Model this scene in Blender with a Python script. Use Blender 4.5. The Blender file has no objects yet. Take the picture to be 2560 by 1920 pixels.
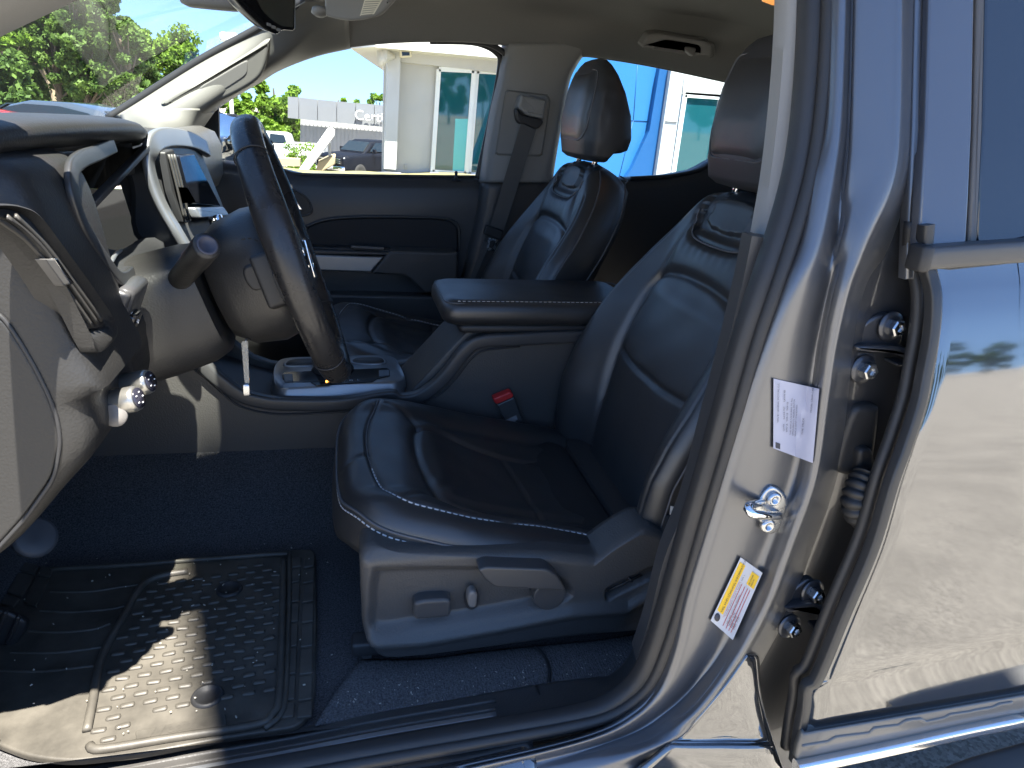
import bpy, bmesh, math, random
import numpy as np
from mathutils import Vector, Matrix
random.seed(7); RNG = np.random.default_rng(7)
scene = bpy.context.scene
COL = scene.collection
# ------------------------------------------------------------------ camera
CAM = np.array([0.0, 0.0, 1.5]); FPX = 1775.0
PITCH, YAW, ROLL = map(math.radians, (20.4, 14.0, 4.0))
_F = np.array([math.sin(YAW)*math.cos(PITCH), math.cos(YAW)*math.cos(PITCH), -math.sin(PITCH)])
_R0 = np.array([math.cos(YAW), -math.sin(YAW), 0.0]); _U0 = np.cross(_R0, _F)
_R = math.cos(ROLL)*_R0 + math.sin(ROLL)*_U0
_U = -math.sin(ROLL)*_R0 + math.cos(ROLL)*_U0
cd = bpy.data.cameras.new('camera'); cam = bpy.data.objects.new('camera', cd); COL.objects.link(cam)
cd.sensor_width = 36.0; cd.lens = FPX/2560*36.0; cd.clip_start = 0.02; cd.clip_end = 3000
cam.matrix_world = Matrix(((_R[0], _U[0], -_F[0], CAM[0]), (_R[1], _U[1], -_F[1], CAM[1]), (_R[2], _U[2], -_F[2], CAM[2]), (0, 0, 0, 1)))
scene.camera = cam
# ------------------------------------------------------------------ sky, sun, exposure
SUN = Vector((0.10, -0.37, 1.0)).normalized()          # towards the sun: early afternoon, high on the driver side
SUN_EL = math.asin(SUN.z)
world = bpy.data.worlds.new('World'); scene.world = world; world.use_nodes = True
wn = world.node_tree.nodes; wl = world.node_tree.links; wn.clear()
sky = wn.new('ShaderNodeTexSky'); sky.sky_type = 'NISHITA'; sky.sun_disc = False
sky.sun_elevation = SUN_EL; sky.sun_rotation = math.atan2(SUN.x, SUN.y)
sky.air_density = 1.0; sky.dust_density = 0.0; sky.ozone_density = 5.0; sky.altitude = 1600
bg = wn.new('ShaderNodeBackground'); bg.inputs['Strength'].default_value = 0.064
wo = wn.new('ShaderNodeOutputWorld'); 
tcw = wn.new('ShaderNodeTexCoord'); addw = wn.new('ShaderNodeVectorMath'); addw.operation = 'ADD'; addw.inputs[1].default_value = (0, 0, .13)   # clear air: no pale band at the horizon
nrm = wn.new('ShaderNodeVectorMath'); nrm.operation = 'NORMALIZE'
wl.new(tcw.outputs['Generated'], addw.inputs[0]); wl.new(addw.outputs[0], nrm.inputs[0]); wl.new(nrm.outputs[0], sky.inputs['Vector']); wl.new(sky.outputs[0], bg.inputs[0]); wl.new(bg.outputs[0], wo.inputs[0])
sd = bpy.data.lights.new('sun', 'SUN'); sd.energy = 5.0; sd.angle = math.radians(0.55); sd.color = (1.0, 0.95, 0.86)
sun = bpy.data.objects.new('sun', sd); COL.objects.link(sun); sun.rotation_euler = SUN.to_track_quat('Z', 'Y').to_euler(); sun.location = (0, 0, 30)
scene.view_settings.view_transform = 'Standard'; scene.view_settings.look = 'None'
scene.view_settings.exposure = 2.55; scene.view_settings.gamma = 1.0; scene.view_settings.use_curve_mapping = False
scene.render.engine = 'CYCLES'
cy = scene.cycles; cy.use_denoising = True; cy.max_bounces = 10; cy.diffuse_bounces = 5; cy.glossy_bounces = 5
cy.transmission_bounces = 6; cy.transparent_max_bounces = 14; cy.caustics_reflective = False; cy.caustics_refractive = False
cy.sample_clamp_indirect = 6.0
try: cy.denoiser = 'OPENIMAGEDENOISE'
except Exception: pass
# ------------------------------------------------------------------ photo pixel (2560 x 1920) to a point on a real plane of the truck
def ray(px, py): return _F + _R*(px-1280)/FPX - _U*(py-960)/FPX
def pY(px, py, Y): d = ray(px, py); return CAM + d*(Y-CAM[1])/d[1]
def pX(px, py, X): d = ray(px, py); return CAM + d*(X-CAM[0])/d[0]
def pZ(px, py, Z): d = ray(px, py); return CAM + d*(Z-CAM[2])/d[2]
def pD(px, py, D): return CAM + ray(px, py)*D
def TY(pts, Y): return [pY(p[0], p[1], Y if len(p) < 3 else p[2]) for p in pts]
# ------------------------------------------------------------------ materials
MATS = {}
def _n(nt, t, **kw):
    nd = nt.nodes.new(t)
    for k, v in kw.items(): setattr(nd, k, v)
    return nd
def mat(name, col, rough=0.5, metal=0.0, spec=0.5, bump=None, vary=None, coat=0.0, sheen=0.0, emit=None, aniso=None, rvary=None):
    """bump=(kind, scale, strength, distance); vary=(scale, amount) colour mottling; rvary=(scale, amount) gloss mottling"""
    if name in MATS: return MATS[name]
    m = bpy.data.materials.new(name); m.use_nodes = True; nt = m.node_tree
    b = nt.nodes['Principled BSDF']; L = nt.links
    b.inputs['Base Color'].default_value = (*col, 1); b.inputs['Roughness'].default_value = rough
    b.inputs['Metallic'].default_value = metal; b.inputs['Specular IOR Level'].default_value = spec
    b.inputs['Coat Weight'].default_value = coat; b.inputs['Coat Roughness'].default_value = 0.03
    b.inputs['Sheen Weight'].default_value = sheen
    if emit: b.inputs['Emission Color'].default_value = (*emit[0], 1); b.inputs['Emission Strength'].default_value = emit[1]
    tc = _n(nt, 'ShaderNodeTexCoord')
    def noise(scale, detail=3, rough_=0.6):
        t = _n(nt, 'ShaderNodeTexNoise'); t.inputs['Scale'].default_value = scale; t.inputs['Detail'].default_value = detail
        t.inputs['Roughness'].default_value = rough_; L.new(tc.outputs['Object'], t.inputs['Vector']); return t
    if vary:
        t = noise(vary[0], 5); r = _n(nt, 'ShaderNodeMapRange')
        r.inputs['From Min'].default_value = 0.3; r.inputs['From Max'].default_value = 0.7
        r.inputs['To Min'].default_value = 1-vary[1]; r.inputs['To Max'].default_value = 1+vary[1]; L.new(t.outputs['Fac'], r.inputs['Value'])
        mx = _n(nt, 'ShaderNodeVectorMath', operation='SCALE'); mx.inputs[0].default_value = col; L.new(r.outputs['Result'], mx.inputs['Scale'])
        L.new(mx.outputs[0], b.inputs['Base Color'])
    if rvary:
        t = noise(rvary[0], 4); r = _n(nt, 'ShaderNodeMapRange')
        r.inputs['From Min'].default_value = 0.3; r.inputs['From Max'].default_value = 0.7
        r.inputs['To Min'].default_value = max(rough-rvary[1], .02); r.inputs['To Max'].default_value = min(rough+rvary[1], 1); L.new(t.outputs['Fac'], r.inputs['Value'])
        L.new(r.outputs['Result'], b.inputs['Roughness'])
    if bump:
        kinds = bump if isinstance(bump, list) else [bump]; prev = None
        for (k, sc, st, di) in kinds:
            if k == 'grain':
                t = _n(nt, 'ShaderNodeTexVoronoi', feature='SMOOTH_F1'); t.inputs['Scale'].default_value = sc; L.new(tc.outputs['Object'], t.inputs['Vector']); out = t.outputs['Distance']
            elif k == 'brush':
                mp = _n(nt, 'ShaderNodeMapping'); mp.inputs['Scale'].default_value = (sc*0.12, sc, sc); L.new(tc.outputs['Object'], mp.inputs[0])
                t = _n(nt, 'ShaderNodeTexNoise'); t.inputs['Scale'].default_value = 1; t.inputs['Detail'].default_value = 2; L.new(mp.outputs[0], t.inputs['Vector']); out = t.outputs['Fac']
            elif k == 'ribx':
                mp = _n(nt, 'ShaderNodeMapping'); mp.inputs['Scale'].default_value = (sc, sc*0.25, sc*0.25); L.new(tc.outputs['Object'], mp.inputs[0])
                t = _n(nt, 'ShaderNodeTexNoise'); t.inputs['Scale'].default_value = 1; t.inputs['Detail'].default_value = 2; L.new(mp.outputs[0], t.inputs['Vector']); out = t.outputs['Fac']
            else:
                out = noise(sc, 3).outputs['Fac']
            bp = _n(nt, 'ShaderNodeBump'); bp.inputs['Strength'].default_value = st; bp.inputs['Distance'].default_value = di
            L.new(out, bp.inputs['Height'])
            if prev: L.new(prev.outputs[0], bp.inputs['Normal'])
            prev = bp
        L.new(prev.outputs[0], b.inputs['Normal'])
    MATS[name] = m; return m
def glass(name, tint=(1, 1, 1), refl=1.0, ior=1.5, haze=0.0):
    if name in MATS: return MATS[name]
    m = bpy.data.materials.new(name); m.use_nodes = True; nt = m.node_tree; L = nt.links; nt.nodes.clear()
    o = _n(nt, 'ShaderNodeOutputMaterial'); tr = _n(nt, 'ShaderNodeBsdfTransparent'); tr.inputs[0].default_value = (*tint, 1)
    gl = _n(nt, 'ShaderNodeBsdfGlossy'); gl.inputs['Roughness'].default_value = 0.0; gl.inputs[0].default_value = (refl, refl, refl, 1)
    fr = _n(nt, 'ShaderNodeFresnel'); fr.inputs['IOR'].default_value = ior
    mx = _n(nt, 'ShaderNodeMixShader'); L.new(fr.outputs[0], mx.inputs[0]); L.new(gl.outputs[0], mx.inputs[2])
    if haze:                                             # road film on the pane
        df = _n(nt, 'ShaderNodeBsdfDiffuse'); df.inputs[0].default_value = (.8, .8, .75, 1)
        tx = _n(nt, 'ShaderNodeTexNoise'); tx.inputs['Scale'].default_value = 6; tx.inputs['Detail'].default_value = 6
        tcn = _n(nt, 'ShaderNodeTexCoord'); L.new(tcn.outputs['Object'], tx.inputs['Vector'])
        mr = _n(nt, 'ShaderNodeMapRange'); mr.inputs['From Min'].default_value = .35; mr.inputs['From Max'].default_value = .75; mr.inputs['To Min'].default_value = haze*.3; mr.inputs['To Max'].default_value = haze
        L.new(tx.outputs['Fac'], mr.inputs['Value'])
        m2 = _n(nt, 'ShaderNodeMixShader'); L.new(mr.outputs[0], m2.inputs[0]); L.new(tr.outputs[0], m2.inputs[1]); L.new(df.outputs[0], m2.inputs[2]); L.new(m2.outputs[0], mx.inputs[1])
    else: L.new(tr.outputs[0], mx.inputs[1])
    L.new(mx.outputs[0], o.inputs[0]); MATS[name] = m; return m
LEATHER = mat('black_leather', (.026, .0265, .028), .42, spec=1.0, bump=('grain', 900, .07, .0005), rvary=(9, .05))
LEATHER2 = mat('black_side_vinyl', (.040, .040, .042), .48, spec=.5, bump=('grain', 800, .12, .0006))
PIPING = mat('grey_seam_piping', (.10, .10, .105), .5)
THREAD = mat('pale_thread', (.62, .62, .61), .7)
DSAT = mat('dark_satin_trim', (.045, .046, .048), .34, metal=.3)
PLAST = mat('black_grained_plastic', (.070, .067, .064), .42, bump=('grain', 420, .30, .0012), rvary=(9, .05))
PLASTS = mat('black_satin_plastic', (.055, .055, .056), .38, bump=('noise', 260, .05, .001))
PLASTD = mat('dark_matt_plastic', (.026, .026, .027), .5)
PLASTC = mat('column_plastic', (.031, .030, .029), .40, bump=('grain', 420, .2, .001), rvary=(9, .05))
DASHP = mat('dash_grained_skin', (.0215, .0210, .0203), .46, bump=('grain', 420, .24, .0012), rvary=(6, .05))
GLOSS = mat('gloss_black_plastic', (.008, .008, .009), .10, spec=.6)
RUBBER = mat('black_rubber_seal', (.028, .027, .0265), .48, bump=('noise', 200, .1, .001), rvary=(20, .08))
MATRUB = mat('moulded_mat_rubber', (.066, .060, .050), .5, bump=('noise', 300, .15, .001), vary=(18, .40))
CARPET = mat('charcoal_carpet', (.085, .083, .086), 1.0, spec=.1, bump=[('noise', 900, .9, .004), ('noise', 260, .6, .004)], vary=(420, .85), sheen=.15)
CARPETR = mat('ribbed_carpet', (.14, .137, .138), 1.0, spec=.1, bump=[('ribx', 420, 1.0, .004), ('noise', 800, .6, .003)], vary=(400, .5))
LINER = mat('warm_grey_headliner', (.265, .262, .252), 1.0, spec=.1, bump=('noise', 900, .25, .001), vary=(600, .08))
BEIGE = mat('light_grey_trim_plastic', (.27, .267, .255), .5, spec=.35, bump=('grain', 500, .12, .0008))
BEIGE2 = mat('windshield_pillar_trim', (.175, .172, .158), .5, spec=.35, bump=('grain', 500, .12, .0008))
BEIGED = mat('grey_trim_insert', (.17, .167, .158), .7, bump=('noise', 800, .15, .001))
SILVER = mat('satin_silver_trim', (.32, .33, .345), .36, metal=.7, bump=('noise', 900, .02, .0005))
CHROME = mat('chrome', (.80, .81, .82), .07, metal=1.0)
STEEL = mat('zinc_steel', (.55, .56, .57), .25, metal=1.0, rvary=(60, .1))
PAINT = mat('metallic_grey_paint', (.215, .217, .222), .06, metal=.9, coat=.6, bump=('noise', 30, .003, .004), rvary=(12, .02))
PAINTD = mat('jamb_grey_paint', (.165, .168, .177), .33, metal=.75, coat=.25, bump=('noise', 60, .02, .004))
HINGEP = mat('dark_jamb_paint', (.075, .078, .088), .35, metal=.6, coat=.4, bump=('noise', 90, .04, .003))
RED = mat('buckle_red', (.62, .03, .03), .4)
WEB = mat('black_webbing', (.10, .097, .092), .75, bump=('brush', 900, .5, .001))
WHITE = mat('white_plastic', (.75, .75, .73), .5)
PRINT = mat('white_print', (.75, .76, .78), .6)
# ------------------------------------------------------------------ objects
def put(o, parent=None):
    COL.objects.link(o)
    if parent is not None:
        o.parent = parent; o.matrix_parent_inverse = parent.matrix_world.inverted()
    return o
def tag(o, label=None, cat=None, group=None, kind=None):
    for k, v in (('label', label), ('category', cat), ('group', group), ('kind', kind)):
        if v: o[k] = v
    return o
def empty(name, loc, label=None, cat=None, group=None, rz=0.0):
    o = bpy.data.objects.new(name, None); COL.objects.link(o); o.empty_display_size = .1
    o.location = loc; o.rotation_euler = (0, 0, rz)
    o.matrix_world = Matrix.Translation(Vector(loc)) @ Matrix.Rotation(rz, 4, 'Z')
    return tag(o, label, cat, group)
def mesh(name, verts, faces, m, parent=None, smooth=True, sharp=None, label=None, matrix=None):
    me = bpy.data.meshes.new(name); me.from_pydata([tuple(map(float, v)) for v in verts], [], [tuple(f) for f in faces]); me.validate(); me.update()
    if m is not None: me.materials.append(m)
    if smooth:
        me.polygons.foreach_set('use_smooth', [True]*len(me.polygons))
        if sharp: me.set_sharp_from_angle(angle=math.radians(sharp))
    o = bpy.data.objects.new(name, me); put(o, parent)
    if label: o['label'] = label
    return o
class MB:
    """collects shapes for ONE mesh"""
    def __init__(s): s.v = []; s.f = []
    def add(s, v, f):
        n = len(s.v); s.v += [tuple(map(float, p)) for p in v]; s.f += [tuple(i+n for i in q) for q in f]; return s
    def build(s, name, m, parent=None, smooth=True, sharp=35, label=None): return mesh(name, s.v, s.f, m, parent, smooth, sharp, label)
def crom(P, n, closed=False):
    """Catmull-Rom through P (k x d), n samples spaced evenly along the curve"""
    P = np.asarray(P, float); k = len(P)
    if k == 2: t = np.linspace(0, 1, n)[:, None]; return P[0]*(1-t)+P[1]*t
    if closed: Q = np.vstack([P[-1], P, P[0], P[1]]); segs = k
    else: Q = np.vstack([2*P[0]-P[1], P, 2*P[-1]-P[-2]]); segs = k-1
    m = 16; out = []
    for i in range(segs):
        p0, p1, p2, p3 = Q[i:i+4]; t = (np.arange(m)/m)[:, None]
        out.append(.5*(2*p1+(p2-p0)*t+(2*p0-5*p1+4*p2-p3)*t**2+(3*p1-p0-3*p2+p3)*t**3))
    out = np.vstack(out+[P[:1] if closed else P[-1:]])
    d = np.r_[0, np.cumsum(np.linalg.norm(np.diff(out, axis=0), axis=1))]
    s = np.linspace(0, d[-1], n, endpoint=not closed)
    return np.stack([np.interp(s, d, out[:, j]) for j in range(out.shape[1])], 1)
def lin(P, n, closed=False):
    P = np.asarray(P, float)
    if closed: P = np.vstack([P, P[:1]])
    d = np.r_[0, np.cumsum(np.linalg.norm(np.diff(P, axis=0), axis=1))]; s = np.linspace(0, d[-1], n, endpoint=not closed)
    return np.stack([np.interp(s, d, P[:, j]) for j in range(P.shape[1])], 1)
def rpoly(P, r, seg=5):
    """closed polygon with its corners rounded (k x d); r one radius or one per corner"""
    P = np.asarray(P, float); n = len(P); out = []
    for i in range(n):
        a, b, c = P[i-1], P[i], P[(i+1) % n]; ri = r[i] if hasattr(r, '__len__') else r
        u = a-b; w = c-b; lu = np.linalg.norm(u); lw = np.linalg.norm(w); d = min(ri, lu*.48, lw*.48)
        if d < 1e-6: out.append(b); continue
        p = b+u/lu*d; q = b+w/lw*d
        for t in np.linspace(0, 1, seg): out.append((1-t)**2*p+2*t*(1-t)*b+t*t*q)
    return np.array(out)
def gridf(nu, nv, off=0, cu=False):
    f = []
    for i in range(nu-1 if not cu else nu):
        for j in range(nv-1):
            a = i*nv+j; b = ((i+1) % nu)*nv+j; f.append((off+a, off+b, off+b+1, off+a+1))
    return f
def net(rows, nu, nv, cu=False):
    """smooth surface through a control net (rows of 3D points): verts (nu*nv), faces"""
    R = [crom(r, nv) for r in rows]; A = np.array(R)
    B = np.stack([crom(A[:, j], nu, cu) for j in range(nv)], 1)
    return B.reshape(-1, 3), gridf(nu, nv, 0, cu)
def thick(v, f, vec):
    """give an open sheet a body: second skin displaced by vec, closed round the border"""
    v = np.asarray(v); n = len(v); v2 = v+np.asarray(vec)
    F = [tuple(q) for q in f]+[tuple(i+n for i in reversed(q)) for q in f]; E = {}
    for q in f:
        for a, b in zip(q, q[1:]+q[:1]): E[(a, b)] = E.get((a, b), 0)+1
    for (a, b) in E:
        if (b, a) not in E: F.append((b, a, a+n, b+n))
    return np.vstack([v, v2]), F
def loft(rings, closed=True, caps=True):
    n = len(rings[0]); v = np.vstack(rings); k = len(rings); f = []
    for i in range(k-1):
        for j in range(n if closed else n-1):
            a = i*n+j; b = i*n+(j+1) % n; f.append((a, b, b+n, a+n))
    if caps: f.append(tuple(reversed(range(n)))); f.append(tuple(range((k-1)*n, k*n)))
    return v, f
def frames(P, up=(0, 0, 1)):
    P = np.asarray(P, float); T = np.gradient(P, axis=0); T /= np.linalg.norm(T, axis=1)[:, None]+1e-12
    up = np.asarray(up, float); A = np.cross(T, up); ln = np.linalg.norm(A, axis=1)
    if ln.min() < .05: A = np.cross(T, np.array([.37, .81, .45])); ln = np.linalg.norm(A, axis=1)
    A /= ln[:, None]; B = np.cross(A, T); return T, A, B
def sweep(P, prof, up=(0, 0, 1), closed=False, scale=None, caps=True):
    """profile (k x 2, in side/up) swept along P"""
    P = np.asarray(P, float); T, A, B = frames(P, up)
    if closed:
        T = np.roll(P, -1, 0)-np.roll(P, 1, 0); T /= np.linalg.norm(T, axis=1)[:, None]; A = np.cross(T, np.asarray(up, float)); A /= np.linalg.norm(A, axis=1)[:, None]+1e-9; B = np.cross(A, T)
    prof = np.asarray(prof, float); rings = []
    for i in range(len(P)):
        s = 1 if scale is None else scale[i]
        rings.append(P[i]+A[i]*prof[:, :1]*s+B[i]*prof[:, 1:]*s)
    if closed: rings.append(rings[0])
    return loft(rings, True, caps and not closed)
def circ(r, n=10, ry=None):
    a = np.linspace(0, 2*math.pi, n, endpoint=False); return np.stack([r*np.cos(a), (ry or r)*np.sin(a)], 1)
def tube(P, r, n=10, up=(0, 0, 1), closed=False, scale=None): return sweep(P, circ(r, n), up, closed, scale)
def poly_n(P):
    P = np.asarray(P); n = np.zeros(3)
    for i in range(len(P)): n += np.cross(P[i], P[(i+1) % len(P)])
    return n/np.linalg.norm(n)
def slab(P, vec, bev=0.0, seg=4, back=False):
    """closed outline P (3D, roughly planar) made a solid: front at P, body along vec, front edge rounded by bev"""
    P = np.asarray(P, float); vec = np.asarray(vec, float); L = np.linalg.norm(vec); d = vec/L
    nrm = poly_n(P)
    if nrm @ d > 0: P = P[::-1]; nrm = -nrm        # front faces against vec
    E = np.roll(P, -1, 0)-P; E /= np.linalg.norm(E, axis=1)[:, None]+1e-12
    inn = np.cross(nrm, E); vi = inn+np.roll(inn, 1, 0); c = (inn*np.roll(inn, 1, 0)).sum(1)
    vi = vi/np.maximum(1+c, .35)[:, None]
    rings = []
    E0 = np.roll(P, -1, 0)-P
    def ins(k):
        Q = P+vi*k
        for _ in range(60):                             # folded corners collapse to a point
            bad = ((np.roll(Q, -1, 0)-Q)*E0).sum(1) < -1e-12
            if not bad.any(): break
            Q2 = Q.copy()
            for i in np.where(bad)[0]: j = (i+1) % len(Q); m_ = (Q2[i]+Q2[j])/2; Q2[i] = m_; Q2[j] = m_
            Q = Q2
        return Q
    if bev > 0:
        rings.append(ins(bev*1.25))
        for t in np.linspace(0, math.pi/2, seg): rings.append(ins(bev*(1-math.sin(t)))+d*bev*(1-math.cos(t)))
    else: rings.append(P)
    if back and bev > 0:
        for t in np.linspace(math.pi/2, 0, seg): rings.append(ins(bev*(1-math.sin(t)))+d*(L-bev*(1-math.cos(t))))
    else: rings.append(P+d*L)
    v, f = loft(rings, True, True); return v, f
def prism(name, P, vec, m, parent, bev=.003, seg=4, back=False, sharp=50, label=None):
    v, f = slab(P, vec, bev, seg, back); return mesh(name, v, f, m, parent, True, sharp, label)
def box(c, s, R=None):
    c = np.asarray(c, float); s = np.asarray(s, float)/2; v = np.array([[x, y, z] for x in (-1, 1) for y in (-1, 1) for z in (-1, 1)])*s
    if R is not None: v = v @ np.asarray(R).T
    return v+c, [(0, 1, 3, 2), (4, 6, 7, 5), (0, 4, 5, 1), (2, 3, 7, 6), (0, 2, 6, 4), (1, 5, 7, 3)]
def rbox(c, s, r=.004, R=None, seg=3):
    """box with rounded edges"""
    s = np.asarray(s, float); hx, hy, hz = s/2; r = min(r, hx*.95, hy*.95, hz*.95)
    prof = rpoly([(-hx, -hy), (hx, -hy), (hx, hy), (-hx, hy)], r*1.7, seg+1); rings = []
    cx = prof*0
    for t in np.linspace(0, math.pi/2, seg):
        k = r*(1-math.sin(t)); q = prof*np.array([(hx-k)/hx, (hy-k)/hy]); rings.append(np.c_[q, np.full(len(q), -hz+r*(1-math.cos(t)))])
    for t in np.linspace(math.pi/2, 0, seg):
        k = r*(1-math.sin(t)); q = prof*np.array([(hx-k)/hx, (hy-k)/hy]); rings.append(np.c_[q, np.full(len(q), hz-r*(1-math.cos(t)))])
    v, f = loft(rings)
    if R is not None: v = v @ np.asarray(R).T
    return v+np.asarray(c, float), f
def axes(d, up=(0, 0, 1)):
    """3x3 matrix whose z column is d"""
    d = np.asarray(d, float); d = d/np.linalg.norm(d); a = np.cross(np.asarray(up, float), d)
    if np.linalg.norm(a) < 1e-3: a = np.cross((1, 0, 0), d)
    a /= np.linalg.norm(a); return np.stack([a, np.cross(d, a), d], 1)
def lathe(c, d, prof, n=24, up=(0, 0, 1)):
    """prof: (r, h) pairs along axis d from c"""
    M = axes(d, up); a = np.linspace(0, 2*math.pi, n, endpoint=False); rings = []
    for r, h in prof: rings.append(np.asarray(c, float)+np.stack([r*np.cos(a), r*np.sin(a), np.full(n, h)], 1) @ M.T)
    return loft(rings)
def stitches(P, ln=.0055, gap=.004, r=.0009, off=(0, 0, 0)):
    P = np.asarray(P, float); d = np.r_[0, np.cumsum(np.linalg.norm(np.diff(P, axis=0), axis=1))]; mb = MB(); s = 0
    ev = lambda t: np.array([np.interp(t, d, P[:, j]) for j in range(3)])
    while s+ln < d[-1]:
        q = np.array([ev(s), ev(s+ln*.5), ev(s+ln)])+np.asarray(off); v, f = tube(q, r, 5); mb.add(v, f); s += ln+gap
    return mb
def segdist(x, y, PL):
    """distance of points (arrays) to a polyline"""
    best = np.full(np.shape(x), 9.0)
    for (ax, ay), (bx, by) in zip(PL[:-1], PL[1:]):
        dx, dy = bx-ax, by-ay; L = dx*dx+dy*dy+1e-12; t = np.clip(((x-ax)*dx+(y-ay)*dy)/L, 0, 1)
        best = np.minimum(best, np.hypot(x-ax-t*dx, y-ay-t*dy))
    return best
def sstep(x, a, b): t = np.clip((x-a)/(b-a), 0, 1); return t*t*(3-2*t)
def text_mesh(name, s, m, parent, origin, ux, uy, size, lift=.0004, align='LEFT', bold=0.0):
    """flat lettering lying in the plane (ux, uy) at origin"""
    c = bpy.data.curves.new(name, 'FONT'); c.body = s; c.size = size; c.align_x = align; c.offset = bold; c.resolution_u = 3
    o = bpy.data.objects.new(name+'_tmp', c); COL.objects.link(o)
    dg = bpy.context.evaluated_depsgraph_get(); me = bpy.data.meshes.new_from_object(o.evaluated_get(dg)); bpy.data.objects.remove(o); bpy.data.curves.remove(c)
    ux = np.asarray(ux, float); uy = np.asarray(uy, float); uz = np.cross(ux, uy); og = np.asarray(origin, float)+uz/np.linalg.norm(uz)*lift
    co = np.empty(len(me.vertices)*3); me.vertices.foreach_get('co', co); co = co.reshape(-1, 3)
    co = og+co[:, :1]*ux+co[:, 1:2]*uy; me.vertices.foreach_set('co', co.ravel()); me.materials.clear(); me.materials.append(m); me.name = name; me.update()
    ob = bpy.data.objects.new(name, me); return put(ob, parent)
def sub(pts, m): return [(p[0]*m[0]+m[2], p[1]*m[1]+m[3]) for p in pts]
Z1 = (.31646, .31646, 0, 0); Z2 = (.36166, .36166, 500, 0); Z3 = (.36166, .36166, 1200, 0); Z4 = (.36166, .36166, 1760, 0)
Z5 = (.42194, .42194, 0, 400); Z6 = (.36166, .36166, 400, 400); Z7 = (.36166, .36166, 1100, 400); Z8 = (.36166, .36166, 1760, 600)
W1 = (.36166, .36166, 0, 1000); W2 = (.36166, .36166, 0, 1320); W5 = (.43398, .43398, 1300, 1200); W6 = (.43398, .43398, 1860, 1200); W8 = (.40687, .40687, 800, 900)
W3 = (.36166, .36166, 700, 1000); W4 = (.36166, .36166, 700, 1320)
# ================================================================== the pickup: one thing, everything bolted to it is a part
TRUCK = empty('pickup_truck', (.3, 1.4, .15), 'metallic grey pickup truck seen through its open driver door', 'pickup truck')
GZ = .15
# ---- headliner
def zroof(x, y):
    return 1.805-.045*((y-1.405)/.70)**4-.055*((x-.55)/.9)**2
xs = np.linspace(-.0, 1.80, 40); ys = np.linspace(.80, 2.01, 44); V = []
for x in xs:
    for y in ys:
        z = zroof(x, y); xx = x-(.07+.16*(1-min(1, abs(y-1.405)/.62)**1.6))*max(0, 1-x/.25); z -= .012*max(0, 1-x/.1)**2
        V.append((xx, y, z))
v, f = thick(V, [tuple(q) for q in gridf(40, 44)], (0, 0, .012)); HEAD = mesh('headliner', v, f, LINER, TRUCK, label='warm grey fabric headliner')
# roof skin above and the side rails
xs = np.linspace(-.05, 1.86, 30); ys = np.linspace(.60, 2.21, 30); V = []
for x in xs:
    for y in ys:
        e = abs(y-1.405)/.805; V.append((x, y, 1.87-.03*((x-.7)/1.2)**2-.06*e**5-(.03*((.1-x)/.2)**2 if x < .1 else 0)))
v, f = thick(V, [tuple(q) for q in gridf(30, 30)], (0, 0, .004)); mesh('roof', v, f, PAINT, TRUCK)
def band(name, A, B, vec, m, parent, n=40, nv=6, bow=0, label=None):
    """sheet between two 3D polylines, with body"""
    a = crom(A, n); b = crom(B, n); t = np.linspace(0, 1, nv); rows = []
    for i in range(n): rows.append([a[i]*(1-u)+b[i]*u+np.asarray(vec)/np.linalg.norm(vec)*-bow*math.sin(math.pi*u) for u in t])
    v = np.array(rows).reshape(-1, 3); v, f = thick(v, [tuple(q) for q in gridf(n, nv)], vec); return mesh(name, v, f, m, parent, True, 50, label)
# near-side roof rail over the open door, above the picture
railN = np.array([(-.62, .60, 1.38), (-.42, .63, 1.49), (-.25, .66, 1.605), (-.12, .68, 1.69), (.05, .69, 1.755), (.3, .69, 1.775), (.7, .69, 1.775), (1.3, .69, 1.75), (1.9, .68, 1.68)])
mesh('roof_rail', *sweep(crom(railN, 60), rpoly([(-.03, -.035), (.03, -.035), (.03, .05), (-.03, .05)], .015), (0, 0, 1)), PLASTD, TRUCK)
# ---- windshield
WTOP = [(-.085, .76, 1.735), (-.12, .93, 1.752), (-.20, 1.2, 1.765), (-.225, 1.405, 1.768), (-.20, 1.62, 1.765), (-.12, 1.88, 1.752), (-.085, 2.05, 1.735)]
WBOT = [(-.72, .64, 1.325), (-.86, 1.0, 1.33), (-.90, 1.405, 1.335), (-.86, 1.8, 1.33), (-.72, 2.17, 1.325)]
a = crom(WTOP, 30); b = crom(WBOT, 30); rows = []
for i in range(30): rows.append([b[i]*(1-u)+a[i]*u+np.array([-.35, 0, .65])*.04*math.sin(math.pi*u) for u in np.linspace(0, 1, 16)])
mesh('windshield', np.array(rows).reshape(-1, 3), gridf(30, 16), glass('windshield_glass', (.93, .98, .95), .9, 1.20, .03), TRUCK)
# header behind the glass (dark frit band)
prof = rpoly([(-.02, -.012), (.10, -.012), (.10, .014), (-.02, .014)], .008, 3)
mesh('windshield_header', *sweep(crom(np.array(WTOP)+np.array([.03, 0, .0]), 30), np.array([(-.012, -.012), (.05, -.005), (.05, .02), (-.012, .012)]), (0, 0, 1)), PLASTD, TRUCK)
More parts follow.
